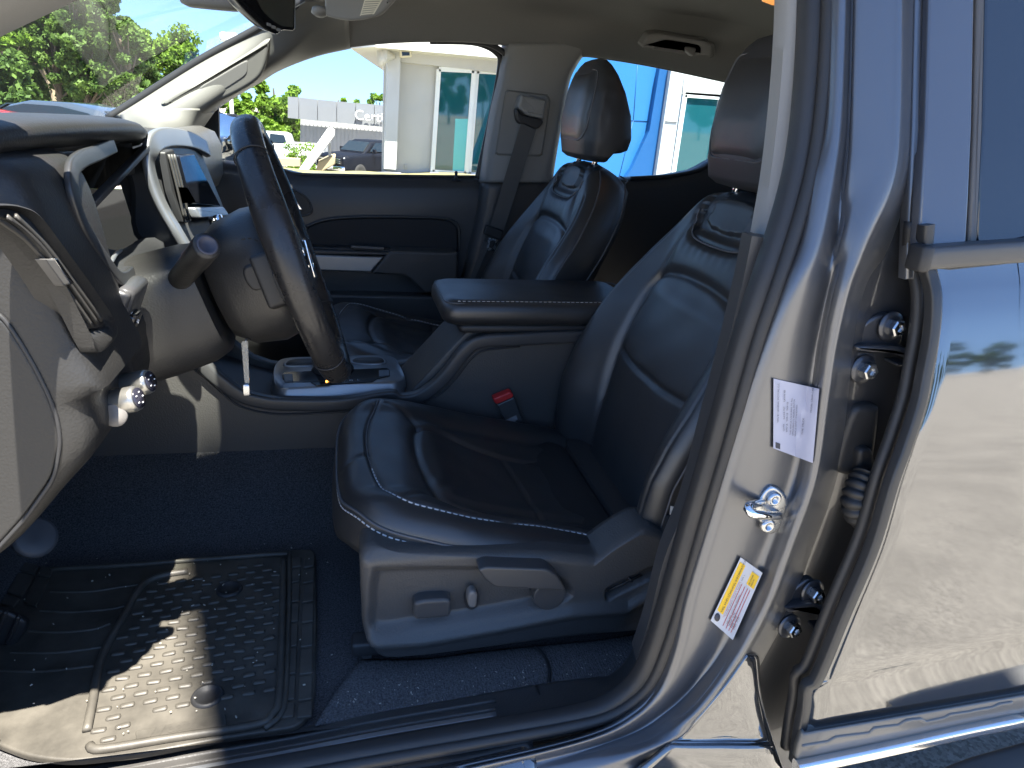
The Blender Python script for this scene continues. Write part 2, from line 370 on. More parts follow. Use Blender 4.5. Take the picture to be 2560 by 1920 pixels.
# ---- passenger A-pillar trim with its grab handle
gl = sub([(2050, 225), (1590, 480), (1070, 810), (890, 915)], Z1)
up = TY([(880, -60, 1.90), (760, 5, 1.98), (649, 71, 2.03), (503, 152, 2.05), (339, 256, 2.06), (282, 290, 2.06)], 0)
mid = TY([(875, 15, 1.98), (775, 40, 2.02), (690, 95, 2.03), (570, 165, 2.02), (420, 270, 1.99), (352, 318, 1.99)], 0)
md2 = TY([(872, 62, 2.05), (785, 85, 2.06), (715, 140, 2.06), (622, 200, 2.04), (500, 285, 2.01), (420, 345, 2.02)], 0)
low = TY([(876, 119, 2.13), (792, 138, 2.13), (703, 174, 2.13), (655, 203, 2.13), (545, 272, 2.12), (470, 345, 2.12)], 0)
lo2 = TY([(877, 116, 2.17), (795, 136, 2.17), (706, 171, 2.17), (657, 199, 2.17), (548, 268, 2.17), (478, 343, 2.17)], 0)
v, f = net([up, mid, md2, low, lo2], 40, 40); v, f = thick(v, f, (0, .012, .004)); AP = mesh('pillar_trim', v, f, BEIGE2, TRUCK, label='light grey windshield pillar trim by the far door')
# black glass edge / frit along the pillar
mesh('windshield_seal', *tube(crom(TY([(770, -5, 1.99), (649, 70, 2.035), (503, 150, 2.055), (339, 254, 2.065), (270, 297, 2.065)], 0), 40), .011, 8), PLASTD, TRUCK)
# handle: pad standing off the trim, dark hollow behind
hp = sub([(1275, 825), (1440, 700), (1600, 640), (1960, 420), (2110, 310), (2140, 330), (2090, 560), (1980, 680), (1700, 820), (1500, 850)], Z1)
def inset(pts, Y): return TY(pts, Y)
hy = (1.986, 1.994, 2.000, 2.014, 2.020, 2.022, 2.026, 2.028, 2.016, 1.996)
q1, q2, q3 = [pY(*sub([p], Z1)[0], Y) for p, Y in (((1275, 825), 1.990), ((2110, 310), 2.020), ((1700, 820), 2.016))]; hn = np.cross(q2-q1, q3-q1); hn /= np.linalg.norm(hn); hn = hn if hn[1] < 0 else -hn
def onpl(px, py, o, n): d = ray(px, py); return CAM+d*(((o-CAM) @ n)/(d @ n))
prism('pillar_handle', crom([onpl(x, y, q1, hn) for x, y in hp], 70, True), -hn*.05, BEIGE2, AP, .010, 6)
hw = sub([(1575, 690), (1720, 600), (1880, 505), (1950, 472), (1962, 500), (1950, 590), (1860, 660), (1720, 745), (1645, 780), (1610, 745)], Z1)
prism('handle_hollow', crom([onpl(x, y, q1+hn*.0012, hn) for x, y in hw], 60, True), -hn*.02, BEIGED, AP, .004)
# corner trim piece where the pillar meets the dash
c1 = TY([(300, 288, 2.02), (345, 262, 1.99), (420, 270, 1.97), (500, 272, 2.0), (535, 280, 2.08)], 0); c2 = TY([(310, 310, 1.98), (360, 292, 1.95), (420, 300, 1.95), (480, 318, 1.99), (500, 330, 2.08)], 0); c3 = TY([(330, 345, 1.95), (385, 345, 1.93), (420, 350, 1.94), (470, 352, 1.98), (490, 352, 2.08)], 0)
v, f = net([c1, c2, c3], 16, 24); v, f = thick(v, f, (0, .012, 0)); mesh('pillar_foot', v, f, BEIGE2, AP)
# ---- far side: front door
YD = 2.15
pan = [(495, 389), (549, 391), (600, 405), (703, 421), (753, 435), (970, 439), (1187, 441), (1205, 446), (1196, 560), (1180, 700), (1160, 840), (1160, 1000), (420, 1000), (420, 470)]
def door_net():
    rows = []
    for (y0, Yv) in ((0, 2.185), (.012, 2.165), (.03, 2.152), (.075, 2.15), (.15, 2.150), (.33, 2.14), (.6, 2.13)): rows.append([(x, Yv, None, y0) for x in np.linspace(-.62, .42, 24)])
    return rows
topx = [p for p in TY([(480, 400), (549, 402), (620, 412), (703, 424), (753, 436), (970, 440), (1187, 442), (1215, 446)], 2.17)]
tx = [p[0] for p in topx]; tz = [p[2] for p in topx]; V = []; Rw = [(0, 2.195), (.004, 2.175), (.015, 2.158), (.035, 2.150), (.10, 2.150), (.22, 2.147), (.40, 2.14), (.65, 2.13)]
xs = np.linspace(-.55, .405, 60)
for x in xs:
    z0 = np.interp(x, tx, tz)
    for d, Yv in Rw: V.append((x, Yv, z0-d))
v, f = thick(V, gridf(60, len(Rw)), (0, .03, 0)); DOORP = mesh('door', v, f, PLASTS, TRUCK, label='black inner face of the front passenger door')
# upper glass
P = TY([(549, 292), (608, 229), (703, 172), (789, 136), (876, 116), (970, 107), (1079, 103), (1169, 104), (1215, 112), (1240, 128), (1249, 148), (1190, 445), (970, 443), (753, 439), (549, 396)], 2.185)
GLS = glass('side_glass', (.93, .97, .95), 1.0, 1.22)
mesh('window_glass', P, [tuple(range(len(P)))], GLS, DOORP, False)
# black run channel round the glass (rear edge and along the sill)
ch = TY([(1075, 103), (1169, 105), (1212, 114), (1240, 131), (1251, 155), (1238, 240), (1215, 350), (1193, 447)], 2.165)
mesh('window_channel', *tube(crom(ch, 60), .0085, 8), RUBBER, DOORP)
mesh('window_channel', *tube(crom(np.array(ch)+np.array([.017, -.02, 0]), 60), .008, 8), PLASTD, DOORP)
mesh('belt_weatherstrip', *tube(crom(TY([(600, 408), (703, 424), (753, 436), (970, 440), (1187, 442)], 2.178), 40), .005, 6), RUBBER, DOORP)
# sail panel at the mirror
prism('sail_panel', TY([(466, 350), (494, 309), (520, 288), (546, 270), (549, 392), (494, 394), (466, 380)], 2.155), (0, .02, 0), PLASTD, DOORP, .006)
# lock knob
c = pY(1140, 447, 2.165); mesh('lock_knob', *lathe(c-np.array([0, 0, .006]), (0, 0, 1), [(0, 0), (.016, 0), (.015, .004), (.006, .006), (.0045, .018), (.005, .024), (.003, .028), (0, .028)], 16), PLASTD, DOORP)
# inner release handle in its recess
rc = sub([(905, 210), (960, 225), (1020, 270), (1050, 340), (1035, 372), (985, 385), (905, 370), (860, 330)], Z6)
prism('handle_recess', crom(TY(rc, 2.1475), 40, True), (0, .02, 0), PLASTD, DOORP, .003)
mesh('recess_rim', *tube(crom(TY(rc, 2.147), 60, True), .003, 6, (0, 1, 0), True), PLASTS, DOORP)
prism('door_handle', rpoly(TY(sub([(905, 270), (950, 284), (992, 348), (940, 350), (905, 345)], Z6), 2.138), .004), (0, .012, 0), CHROME, DOORP, .004)
# insert panel with its rim
ins = sub([(1010, 470), (1110, 428), (1250, 408), (1500, 400), (1900, 407), (2015, 425), (2058, 470), (2065, 640), (1560, 640), (1000, 640)], Z6)
prism('door_insert', rpoly(TY(ins, 2.139), .01), (0, .015, 0), mat('door_insert_cloth', (.020, .020, .022), .7, bump=('grain', 500, .2, .001)), DOORP, .006)
mesh('insert_rim', *tube(crom(TY(sub([(1000, 465), (1110, 422), (1250, 400), (1500, 392), (1900, 399), (2020, 418), (2066, 466), (2072, 630)], Z6), 2.138), 60), .0035, 6), PLASTS, DOORP)
prism('armrest', rpoly(TY(sub([(1590, 628), (2062, 640), (2052, 905), (1825, 922), (1740, 832), (1690, 800), (1462, 786)], Z6), 2.07), .008), (0, .09, 0), PLAST, DOORP, .007, 5)
prism('pull_pocket', rpoly(TY(sub([(1040, 600), (1600, 615), (1580, 660), (1060, 648)], Z6), 2.10), .004), (0, .06, 0), PLASTD, DOORP, .004)
prism('silver_trim', rpoly(TY(sub([(1060, 655), (1548, 671), (1462, 782), (1060, 768)], Z6), 2.075), .004), (0, .08, 0), SILVER, DOORP, .006)
prism('window_switch', rpoly(TY(sub([(1320, 593), (1552, 606), (1545, 622), (1318, 610)], Z6), 2.085), .002), (0, .02, -.002), mat('switch_grey', (.16, .15, .14), .4), DOORP, .002)
prism('trim_ledge', rpoly(TY(sub([(1050, 622), (1590, 640), (1575, 660), (1050, 650)], Z6), 2.08), .003), (0, .07, 0), PLASTS, DOORP, .003)
prism('map_pocket', rpoly(TY(sub([(1120, 940), (1190, 930), (2015, 945), (2040, 1250), (1120, 1250)], Z6), 2.09), .01), (0, .06, 0), PLAST, DOORP, .008)
# ---- exterior mirror on the far door
SM = mesh('side_mirror', *slab(crom(TY([(540, 284), (580, 284), (622, 292), (640, 320), (640, 390), (620, 412), (545, 405)], 2.36), 40, True), (-.10, .03, 0), .02, 6), GLOSS, TRUCK, True, 50, 'exterior mirror beyond the far door')
mp = TY([(546, 291), (580, 292), (618, 299), (632, 322), (630, 386), (612, 402), (546, 398)], 2.352); mesh('mirror_glass', *slab(crom(mp, 40, True), (-.003, .004, 0), 0), mat('mirror_glass', (.85, .87, .88), .02, metal=1.0), SM)
mesh('mirror_arm', *rbox(pY(543, 360, 2.27), (.05, .18, .04), .01), GLOSS, SM)
# ---- far B-pillar trim
rowsB = []
for py, xl, xr in ((108, 1262, 1470), (140, 1262, 1452), (165, 1256, 1436), (203, 1249, 1419), (278, 1232, 1405), (360, 1217, 1390), (430, 1206, 1379), (456, 1203, 1376)):
    rowsB.append([pY(xl-6, py, 2.155), pY(xl+3, py, 2.13), pY(xl+22, py, 2.105), pY((xl+xr)/2, py, 2.095), pY(xr-16, py, 2.105), pY(xr, py, 2.125), pY(xr+6, py, 2.155)])
rowsB = [[p*np.array([1, 1, 1]) for p in r] for r in rowsB]
v, f = net(rowsB, 44, 30); v, f = thick(v, f, (0, .015, 0)); BP = mesh('pillar_trim', v, f, BEIGE, TRUCK, label='light grey pillar trim between the far door windows')
rowsB = []
for py, xl, xr in ((450, 1203, 1378), (470, 1200, 1378), (560, 1185, 1370), (700, 1150, 1350), (860, 1110, 1330)): rowsB.append([pY(xl-4, py, 2.16), pY(xl+4, py, 2.135), pY(xl+20, py, 2.115), pY((xl+xr)/2, py, 2.11), pY(xr, py, 2.12), pY(xr+6, py, 2.16)])
v, f = net(rowsB, 20, 20); v, f = thick(v, f, (0, .02, 0)); mesh('lower_pillar_trim', v, f, PLASTS, BP)
prism('pillar_panel', rpoly(TY(sub([(180, 625), (465, 660), (480, 700), (425, 1075), (110, 1065)], Z3), 2.0925), .01), (0, .01, 0), BEIGE, BP, .003)
mesh('panel_seam', *tube(crom(rpoly(TY(sub([(178, 622), (470, 657), (485, 700), (428, 1080), (106, 1069)], Z3), 2.092), .012), 80, True), .001, 5, (0, 1, 0), True), BEIGED, BP)
prism('airbag_mark', rpoly(TY(sub([(400, 375), (480, 385), (470, 438), (392, 430)], Z3), 2.0985), .004), (0, .004, 0), BEIGE, BP, .001)
# belt guide, webbing, tongue
SB = mesh('seat_belt', *slab(rpoly(TY(sub([(285, 850), (390, 890), (165, 1590), (72, 1558)], Z3), 2.055), .001), (0, .0018, 0), 0), WEB, TRUCK, False, None, 'black seat belt hanging on the far pillar')
prism('belt_guide_cover', rpoly(TY(sub([(285, 655), (460, 690), (440, 825), (330, 800), (262, 745)], Z3), 2.045), .006), (0, .05, 0), BEIGE, SB, .006)
prism('belt_guide', crom(TY(sub([(255, 750), (300, 790), (430, 830), (425, 870), (385, 892), (310, 860), (270, 850), (252, 800)], Z3), 2.05), 40, True), (0, .03, 0), PLASTD, SB, .005)
prism('cover_rib', rpoly(TY(sub([(330, 760), (440, 785), (438, 800), (328, 775)], Z3), 2.043), .002), (0, .01, 0), BEIGE, SB, .002)
prism('belt_keeper', rpoly(TY(sub([(320, 450), (440, 490), (425, 555), (302, 512)], Z7), 2.05), .004), (0, .014, 0), PLASTD, SB, .003)
lt = rpoly(TY(sub([(335, 535), (405, 550), (375, 630), (322, 625)], Z7), 2.048), .004); li = rpoly(TY(sub([(350, 555), (385, 562), (362, 612), (338, 605)], Z7), 2.048), .003)
v, f = loft([lt, li, np.array(li)+np.array([0, .002, 0]), np.array(lt)+np.array([0, .002, 0]), lt], True, False); mesh('belt_tongue', v, f, STEEL, SB, True, 40)
prism('belt_lower', rpoly(TY(sub([(300, 560), (345, 575), (215, 880), (190, 870)], Z7), 2.06), .001), (0, .0018, 0), WEB, SB, 0)
# ---- far rear door: inner panel, glass
rw_top = TY(sub([(640, 395), (690, 386), (850, 396), (1240, 462), (1750, 572), (2000, 640)], Z3), 2.16)
rw_bot = TY(sub([(480, 1235), (800, 1235), (1040, 1232), (1300, 1217), (1500, 1178), (1590, 1125), (1625, 1000), (1760, 575)], Z3), 2.165)
V = []; xs = np.linspace(.50, 1.75, 50); bx = [p[0] for p in rw_bot[:6]]+[1.30, 1.8]; bz = [p[2] for p in rw_bot[:6]]+[1.50, 1.55]
for x in xs:
    z0 = np.interp(x, bx, bz)
    for d, Yv in Rw: V.append((x, Yv-.005, z0-d))
v, f = thick(V, gridf(50, len(Rw)), (0, .03, 0)); DOORR = mesh('door', v, f, PLASTS, TRUCK, label='dark inner face of the rear passenger door')
P = TY(sub([(480, 1240), (560, 770), (600, 560), (690, 380), (850, 390), (1240, 455), (1800, 575), (1625, 1010), (1590, 1130), (1500, 1183), (1300, 1222), (1040, 1238)], Z3), 2.185)
mesh('window_glass', P, [tuple(range(len(P)))], glass('rear_side_glass', (.66, .74, .75), 1.0, 1.25), DOORR, False)
mesh('window_channel', *tube(crom(TY(sub([(478, 1240), (556, 770), (597, 560), (640, 450), (690, 384), (850, 394), (1240, 459), (1800, 580)], Z3), 2.16), 60), .006, 8), RUBBER, DOORR)
mesh('window_channel', *tube(crom(TY(sub([(1040, 1236), (1300, 1221), (1500, 1182), (1590, 1130), (1625, 1010), (1700, 780), (1800, 560)], Z3), 2.165), 50), .007, 8), RUBBER, DOORR)
# C-pillar mass behind it
P = TY(sub([(1590, 1130), (1625, 1010), (1760, 575), (2300, 700), (2300, 1500), (1560, 1300)], Z3), 2.17); prism('quarter_trim', P, (0, .02, 0), PLASTS, TRUCK, .002)
RW = prism('rear_wall', [(1.82, .6, .7), (1.82, 2.2, .7), (1.82, 2.2, 1.38), (1.82, .6, 1.38)], (.02, 0, 0), PLASTD, TRUCK, 0)
for ya, yb in ((.60, .78), (2.02, 2.2)): prism('rear_pillar', [(1.82, ya, 1.382), (1.82, yb, 1.382), (1.82, yb, 1.78), (1.82, ya, 1.78)], (.02, 0, 0), BEIGE, RW, 0)
mesh('window_glass', [(1.83, .78, 1.38), (1.83, 2.02, 1.38), (1.83, 2.02, 1.80), (1.83, .78, 1.80)], [(0, 1, 2, 3)], glass('rear_side_glass', (.66, .74, .75), 1.0, 1.45), RW, False)
# far roof rail trim above the windows
rt = TY([(820, 130, 2.13), (876, 119, 2.13), (970, 109, 2.12), (1079, 105, 2.12), (1169, 106, 2.12), (1245, 112, 2.12), (1330, 120, 2.12), (1450, 140, 2.13), (1507, 145, 2.13), (1648, 168, 2.13), (1833, 208, 2.13), (2000, 250, 2.13)], 0)
rt = crom(rt, 60); rows = []
for p in rt:
    zc = zroof(p[0], 1.97)
    rows.append([p+np.array([0, .03, .004]), p, p+np.array([0, -.012, .008]), np.array([p[0], 2.07, p[2]*.7+zc*.3+.010]), np.array([p[0], 2.02, p[2]*.25+zc*.75+.004]), np.array([p[0], 1.96, zc-.004]), np.array([p[0], 1.90, zroof(p[0], 1.9)+.004])])
v, f = net(rows, 60, 24); v, f = thick(v, f, (0, .01, .01)); mesh('roof_side_trim', v, f, LINER, HEAD)
# grab handle on the far rail
gh = sub([(1120, 310), (1165, 240), (1230, 230), (1560, 285), (1612, 310), (1600, 390), (1500, 390), (1510, 335), (1420, 318), (1280, 296), (1235, 310), (1210, 345), (1125, 330)], Z3)
prism('grab_handle', rpoly(TY(gh, 1.965), .008, 4), (0, .035, .01), LINER, HEAD, .007, 5)
prism('handle_back', rpoly(TY(sub([(1110, 330), (1160, 232), (1230, 222), (1570, 277), (1625, 305), (1610, 400), (1400, 380), (1200, 350)], Z3), 1.992), .01, 4), (0, .03, .01), LINER, HEAD, .004, 4)
prism('coat_hook', rpoly(TY(sub([(1425, 320), (1500, 335), (1480, 395), (1415, 345)], Z3), 1.96), .004), (0, .03, .005), BEIGED, HEAD, .004)
mesh('handle_seam', *tube(crom(rpoly(TY(sub([(1100, 320), (1150, 232), (1230, 222), (1570, 277), (1625, 305), (1610, 400)], Z3), 1.985), .008, 4), 50), .0018, 5), BEIGED, HEAD)
# dome lamp, lit
AMB = mat('lit_lamp_lens', (.9, .45, .12), .4, emit=((1.0, .40, .10), .16))
prism('dome_lamp', rpoly([pZ(x, y, 1.772) for x, y in ((1903, 4), (1930, 14), (1968, 14), (2010, 4), (2000, -16), (1915, -16))], .006), (0, 0, .02), AMB, HEAD, .003)
# ---- sun visor with its label
VZ = sub([(855, -60), (858, 90), (870, 118), (945, 138), (1000, 148), (1090, 150), (1240, 118), (1290, 70), (1400, -60)], Z2)
vp = []
for x, y in VZ: vp.append(pY(x, y, 1.80+.0*(y)))
n0 = np.array([-.42, -.80, -.42]); n0 /= np.linalg.norm(n0)
VO = pY(894, 54, 1.66)
SV = prism('sun_visor', rpoly([onpl(x, y, VO, n0) for x, y in VZ], .012), -n0*.018, BEIGE, TRUCK, .007, 5, True, label='folded light grey sun visor')
VL = [onpl(x, y, VO+n0*.0008, n0) for x, y in sub([(1150, -50), (1105, 110), (1203, 98), (1290, -50)], Z2)]
prism('visor_label', VL, -n0*.0006, mat('label_cream', (.75, .72, .6), .6), SV, 0)
for k in range(7):
    a = VL[1]*(1-.1*k)+VL[0]*.1*k; b = VL[2]*(1-.1*k)+VL[3]*.1*k; a2 = a+(b-a)*.08; b2 = a+(b-a)*.9; w = (VL[0]-VL[1])*.035
    mesh('label_line', np.array([a2, b2, b2+w, a2+w])+n0*.0008, [(0, 1, 2, 3)], mat('label_ink', (.35, .33, .28), .7), SV, False)
mesh('visor_pivot', *lathe(pY(800, 22, 1.70), (0, -.3, -1), [(0, 0), (.016, 0), (.018, .008), (.010, .014), (0, .014)], 18), BEIGE, SV)
# ---- rear-view mirror
MY = 1.30
hm = sub([(150, -120), (260, 0), (330, 80), (440, 180), (500, 228), (545, 246), (575, 215), (600, 213), (655, 218), (668, 200), (672, 0), (672, -120)], Z2)
mn = np.array([.75, -.62, -.22]); mn /= np.linalg.norm(mn); MO = pY(560, 150, MY) if False else pY(*sub([(560, 150)], Z2)[0], MY)
RM = prism('rear_view_mirror', rpoly([onpl(x, y, MO, mn) for x, y in hm], .006), -mn*.035, GLOSS, TRUCK, .006, 5, True, label='black rear-view mirror with small buttons')
prism('mirror_glass', rpoly([onpl(x, y, MO+mn*.001, mn) for x, y in sub([(380, -40), (430, 70), (500, 140), (560, 178), (640, 192), (646, 180), (648, -40)], Z2)], .003), -mn*.001, mat('mirror_glass2', (.42, .43, .36), .05, metal=.9), RM, 0)
for (x, y) in ((480, 172), (512, 190), (546, 208)): prism('mirror_button', rpoly([onpl(px, py, MO+mn*.0025, mn) for px, py in sub([(x-13, y-16), (x+13, y-8), (x+13, y+14), (x-13, y+6)], Z2)], .001), -mn*.002, mat('button_grey', (.2, .2, .2), .4), RM, .0005)
mesh('mirror_mount', *rbox(pY(530, -4, 1.38), (.10, .06, .03), .012), BEIGE, RM)
mesh('mirror_stem', *tube([pY(560, -10, 1.38), pY(610, -20, 1.34), MO-mn*.03+np.array([0, 0, .06])], .008, 8), PLASTD, RM)
# ---- near A-pillar, top left corner
P = TY([(-260, 160), (-100, 92), (0, 45), (95, 0), (260, -80)], .70); Q = TY([(-260, 60), (-100, -10), (0, -60), (95, -110), (260, -190)], .66)
band('pillar_trim', P, Q, (0, .05, .0), BEIGE, TRUCK, 30, 6, .006, 'light grey near windshield pillar trim at the top corner')
# ================================================================== seats
def inpoly(x, y, P):
    P = np.asarray(P); r = np.zeros(np.shape(x), bool); n = len(P)
    for i in range(n):
        (x1, y1), (x2, y2) = P[i], P[(i+1) % n]
        c = ((y1 > y) != (y2 > y)) & (x < (x2-x1)*(y-y1)/(y2-y1+1e-15)+x1); r ^= c
    return r
def pillow(outline, H, frame, nt=220, nr=60, rim=.03, skirt=.04, tuck=.0, cap=False, nsk=6, c=None):
    """upholstered pad: outline (a, b), height field H, rounded rim and a skirt; frame(a, b, h) -> 3D"""
    O = crom(outline, nt, True) if len(outline) < nt else np.asarray(outline); c = O.mean(0) if c is None else np.asarray(c)
    t = 1-(1-np.linspace(0, 1, nr))**1.7; V = []
    for k in range(nr):
        Q = c+(O-c)*max(t[k], 1e-4); d = np.linalg.norm(O-Q, axis=1)*.92; dd = np.minimum(d, rim)
        V.append(frame(Q[:, 0], Q[:, 1], H(Q[:, 0], Q[:, 1])-(rim-np.sqrt(np.maximum(rim**2-(rim-dd)**2, 0)))))
    h0 = H(O[:, 0], O[:, 1])-rim
    for k in range(1, nsk+1):
        u = k/nsk; Q = c+(O-c)*(1-tuck*u*u); V.append(frame(Q[:, 0], Q[:, 1], h0-skirt*u))
    nr2 = len(V); v = np.vstack(V); f = []
    for i in range(nr2-1):
        for j in range(nt):
            a = i*nt+j; b = i*nt+(j+1) % nt; f.append((a, b, b+nt, a+nt))
    if cap: f.append(tuple(range((nr2-1)*nt, nr2*nt)))
    return v, f
TAU = math.radians(12.5); SEATO = np.array([0.0, 1.05, 1.0])
EX = np.array([math.cos(TAU), 0, -math.sin(TAU)]); EN = np.array([math.sin(TAU), 0, math.cos(TAU)])
def onseat(px, py):
    d = ray(px, py); t = ((SEATO-CAM) @ EN)/(d @ EN); p = CAM+d*t-SEATO; return np.array([p @ EX, p[1]])
SC_in = np.array([onseat(*p) for p in sub([(350, 290), (290, 420), (290, 570), (360, 780), (480, 900), (700, 960), (1000, 1000), (1400, 1040), (1740, 1110)], W8)])
SC_cf = np.array([onseat(*p) for p in sub([(600, 440), (575, 480), (585, 600), (640, 730), (720, 860), (770, 890), (950, 950), (1150, 1005)], W8)])
SC_ci = np.array([onseat(*p) for p in sub([(600, 440), (800, 460), (1100, 560), (1500, 640)], W8)])
SC_cr = np.array([onseat(*p) for p in sub([(1120, 570), (1260, 780), (1400, 1020)], W8)])
SC_d1 = np.array([onseat(*p) for p in sub([(400, 310), (520, 360), (600, 440)], W8)])
SC_d2 = np.array([onseat(*p) for p in sub([(510, 895), (620, 865), (770, 890)], W8)])
SC_d3 = np.array([onseat(*p) for p in sub([(150, 625), (220, 600), (290, 590)], W8)])
def cush_frame(Yc, dx):
    def fr(a, b, h):
        a = np.asarray(a, float); b = np.asarray(b, float); h = np.broadcast_to(h, a.shape)
        return SEATO+np.array([dx, Yc-1.05, 0])+a[..., None]*EX+h[..., None]*EN+np.stack([a*0, b, a*0], -1)
    return fr
def mirror_y(P): return np.asarray(P)*np.array([1, -1])
def Hc_factory(mir):
    M = (lambda P: mirror_y(P)) if mir else (lambda P: P)
    C_ = lambda P: crom(M(P), 40)
    seams = [(C_(SC_in), .003, .004), (C_(SC_cf), .007, .006), (C_(SC_ci), .007, .006), (M(SC_cr), .0035, .0035), (M(SC_d1), .004, .005), (M(SC_d2), .003, .004), (M(SC_d3), .0025, .004)]
    s = -1 if mir else 1
    def H(a, b):
        b0 = b*s
        h = .012*sstep(np.abs(b), .13, .19)-.006*sstep(a, .1, .25)
        h = h+.012*np.exp(-((a-.085)/.05)**2)*(1-sstep(np.abs(b), .15, .21))       # thigh roll
        cen = sstep(a, .115, .15)*(1-sstep(np.abs(b0-.0), .12, .15)); h = h+.008*cen-.012*sstep(a, .12, .2)*(1-sstep(np.abs(b), .08, .17))
        h = h+.0006*np.sin(a*70+b*23)*np.sin(b*47+a*11)
        h = h+.0007*np.sin((a-.12)*190+4*np.sin(b*30))*np.exp(-((a-.15)/.03)**2)*np.exp(-((b0+.10)/.05)**2)
        for PL, dep, wid in seams: h = h-dep*np.exp(-(segdist(a, b, PL)/wid)**2)
        return h
    return H
CUSH_OUT = [(-.012, 0), (-.010, .09), (.0, .15), (.03, .200), (.075, .225), (.16, .235), (.30, .238), (.43, .235), (.452, .20), (.456, 0), (.452, -.20), (.43, -.235), (.30, -.240), (.16, -.238), (.075, -.226), (.03, -.200), (.0, -.15), (-.010, -.09)]
# backrest: centre profile in (x, z)
BK = crom([(.454, .90), (.466, .97), (.486, 1.05), (.512, 1.136), (.560, 1.262), (.598, 1.372), (.615, 1.432)], 160)
BKs = np.r_[0, np.cumsum(np.linalg.norm(np.diff(BK, axis=0), axis=1))]; BKT = np.gradient(BK, axis=0); BKT /= np.linalg.norm(BKT, axis=1)[:, None]
def back_frame(Yc, dx):
    def fr(a, b, h):
        a = np.asarray(a, float); b = np.asarray(b, float); h = np.broadcast_to(h, a.shape)
        x = np.interp(b, BKs, BK[:, 0]); z = np.interp(b, BKs, BK[:, 1]); tx = np.interp(b, BKs, BKT[:, 0]); tz = np.interp(b, BKs, BKT[:, 1])
        e0 = np.minimum(b, 0)+np.maximum(b-BKs[-1], 0); x = x+tx*e0; z = z+tz*e0
        return np.stack([x-tz*h+dx, Yc+a, z+tx*h], -1)
    return fr
HALF = [(.225, -.01), (.238, .05), (.245, .13), (.247, .22), (.236, .32), (.212, .40), (.182, .46), (.145, .51), (.11, .535), (.06, .545)]
BACK_OUT = HALF+[(0, .548)]+[(-a, b) for a, b in HALF[::-1]]+[(0, -.015)]
BS = []
AR = [(.115, -.01), (.130, .1), (.143, .21), (.147, .30), (.144, .345), (.125, .374), (.07, .386), (0, .389)]; BS.append((np.array(AR+[(-x, y) for x, y in AR[-2::-1]]), .008, .007))
BS.append((np.array([(-.134, .218), (-.06, .212), (.06, .212), (.134, .218)]), .006, .005))
for sg in (1, -1): BS.append((np.array([(sg*.138, .315), (sg*.135, .38), (sg*.118, .44), (sg*.10, .478)]), .004, .005))
BCOL = np.array([(-.10, .55), (-.105, .50), (-.095, .47), (-.06, .450), (.06, .450), (.095, .47), (.105, .50), (.10, .55)])
BS.append((BCOL, .006, .006))
BINS = crom([(-.065, .50), (-.05, .478), (.05, .478), (.065, .50), (.05, .525), (-.05, .525)], 40, True)
BS = [(crom(P_, 70), d_, w_) for P_, d_, w_ in BS]
def Hb(a, b):
    bol = np.interp(b, [-.02, .06, .12, .17, .22, .30, .38, .46, .52], [.040, .054, .061, .058, .050, .038, .020, .006, .0])
    h = bol*sstep(np.abs(a), .12, .215)
    cen = 1-sstep(np.abs(a), .125, .148)
    h = h+.009*cen*np.clip(1-(a/.14)**4, 0, 1)*(1-sstep(b, .335, .378))
    h = h+.010*np.exp(-((b-.42)/.05)**2)*(1-sstep(np.abs(a), .09, .15))
    h = h-.010*inpoly(a, b, BCOL)*sstep(b, .45, .47)+.008*inpoly(a, b, BINS)
    h = h+.0005*np.sin(a*60+b*25)*np.sin(b*41-a*13)+.0004*np.sin(a*260+3*np.sin(b*40))*np.exp(-((b-.435)/.014)**2)*(np.abs(a) < .09)
    for PL, dep, wid in BS: h = h-dep*np.exp(-(segdist(a, b, PL)/wid)**2)
    edge = np.interp(b, [q[1] for q in HALF], [q[0] for q in HALF])-.022
    h = h-.003*np.exp(-((np.abs(a)-edge)/.003)**2)*(b < .47)
    return h
def sup(n, hw, xf, xb, p=3.2):
    t = np.linspace(0, 2*math.pi, n, endpoint=False); c, s = np.cos(t), np.sin(t)
    xc = (xf+xb)/2; return xc+(xb-xf)/2*np.sign(c)*np.abs(c)**(2/p), hw*np.sign(s)*np.abs(s)**(2/p)
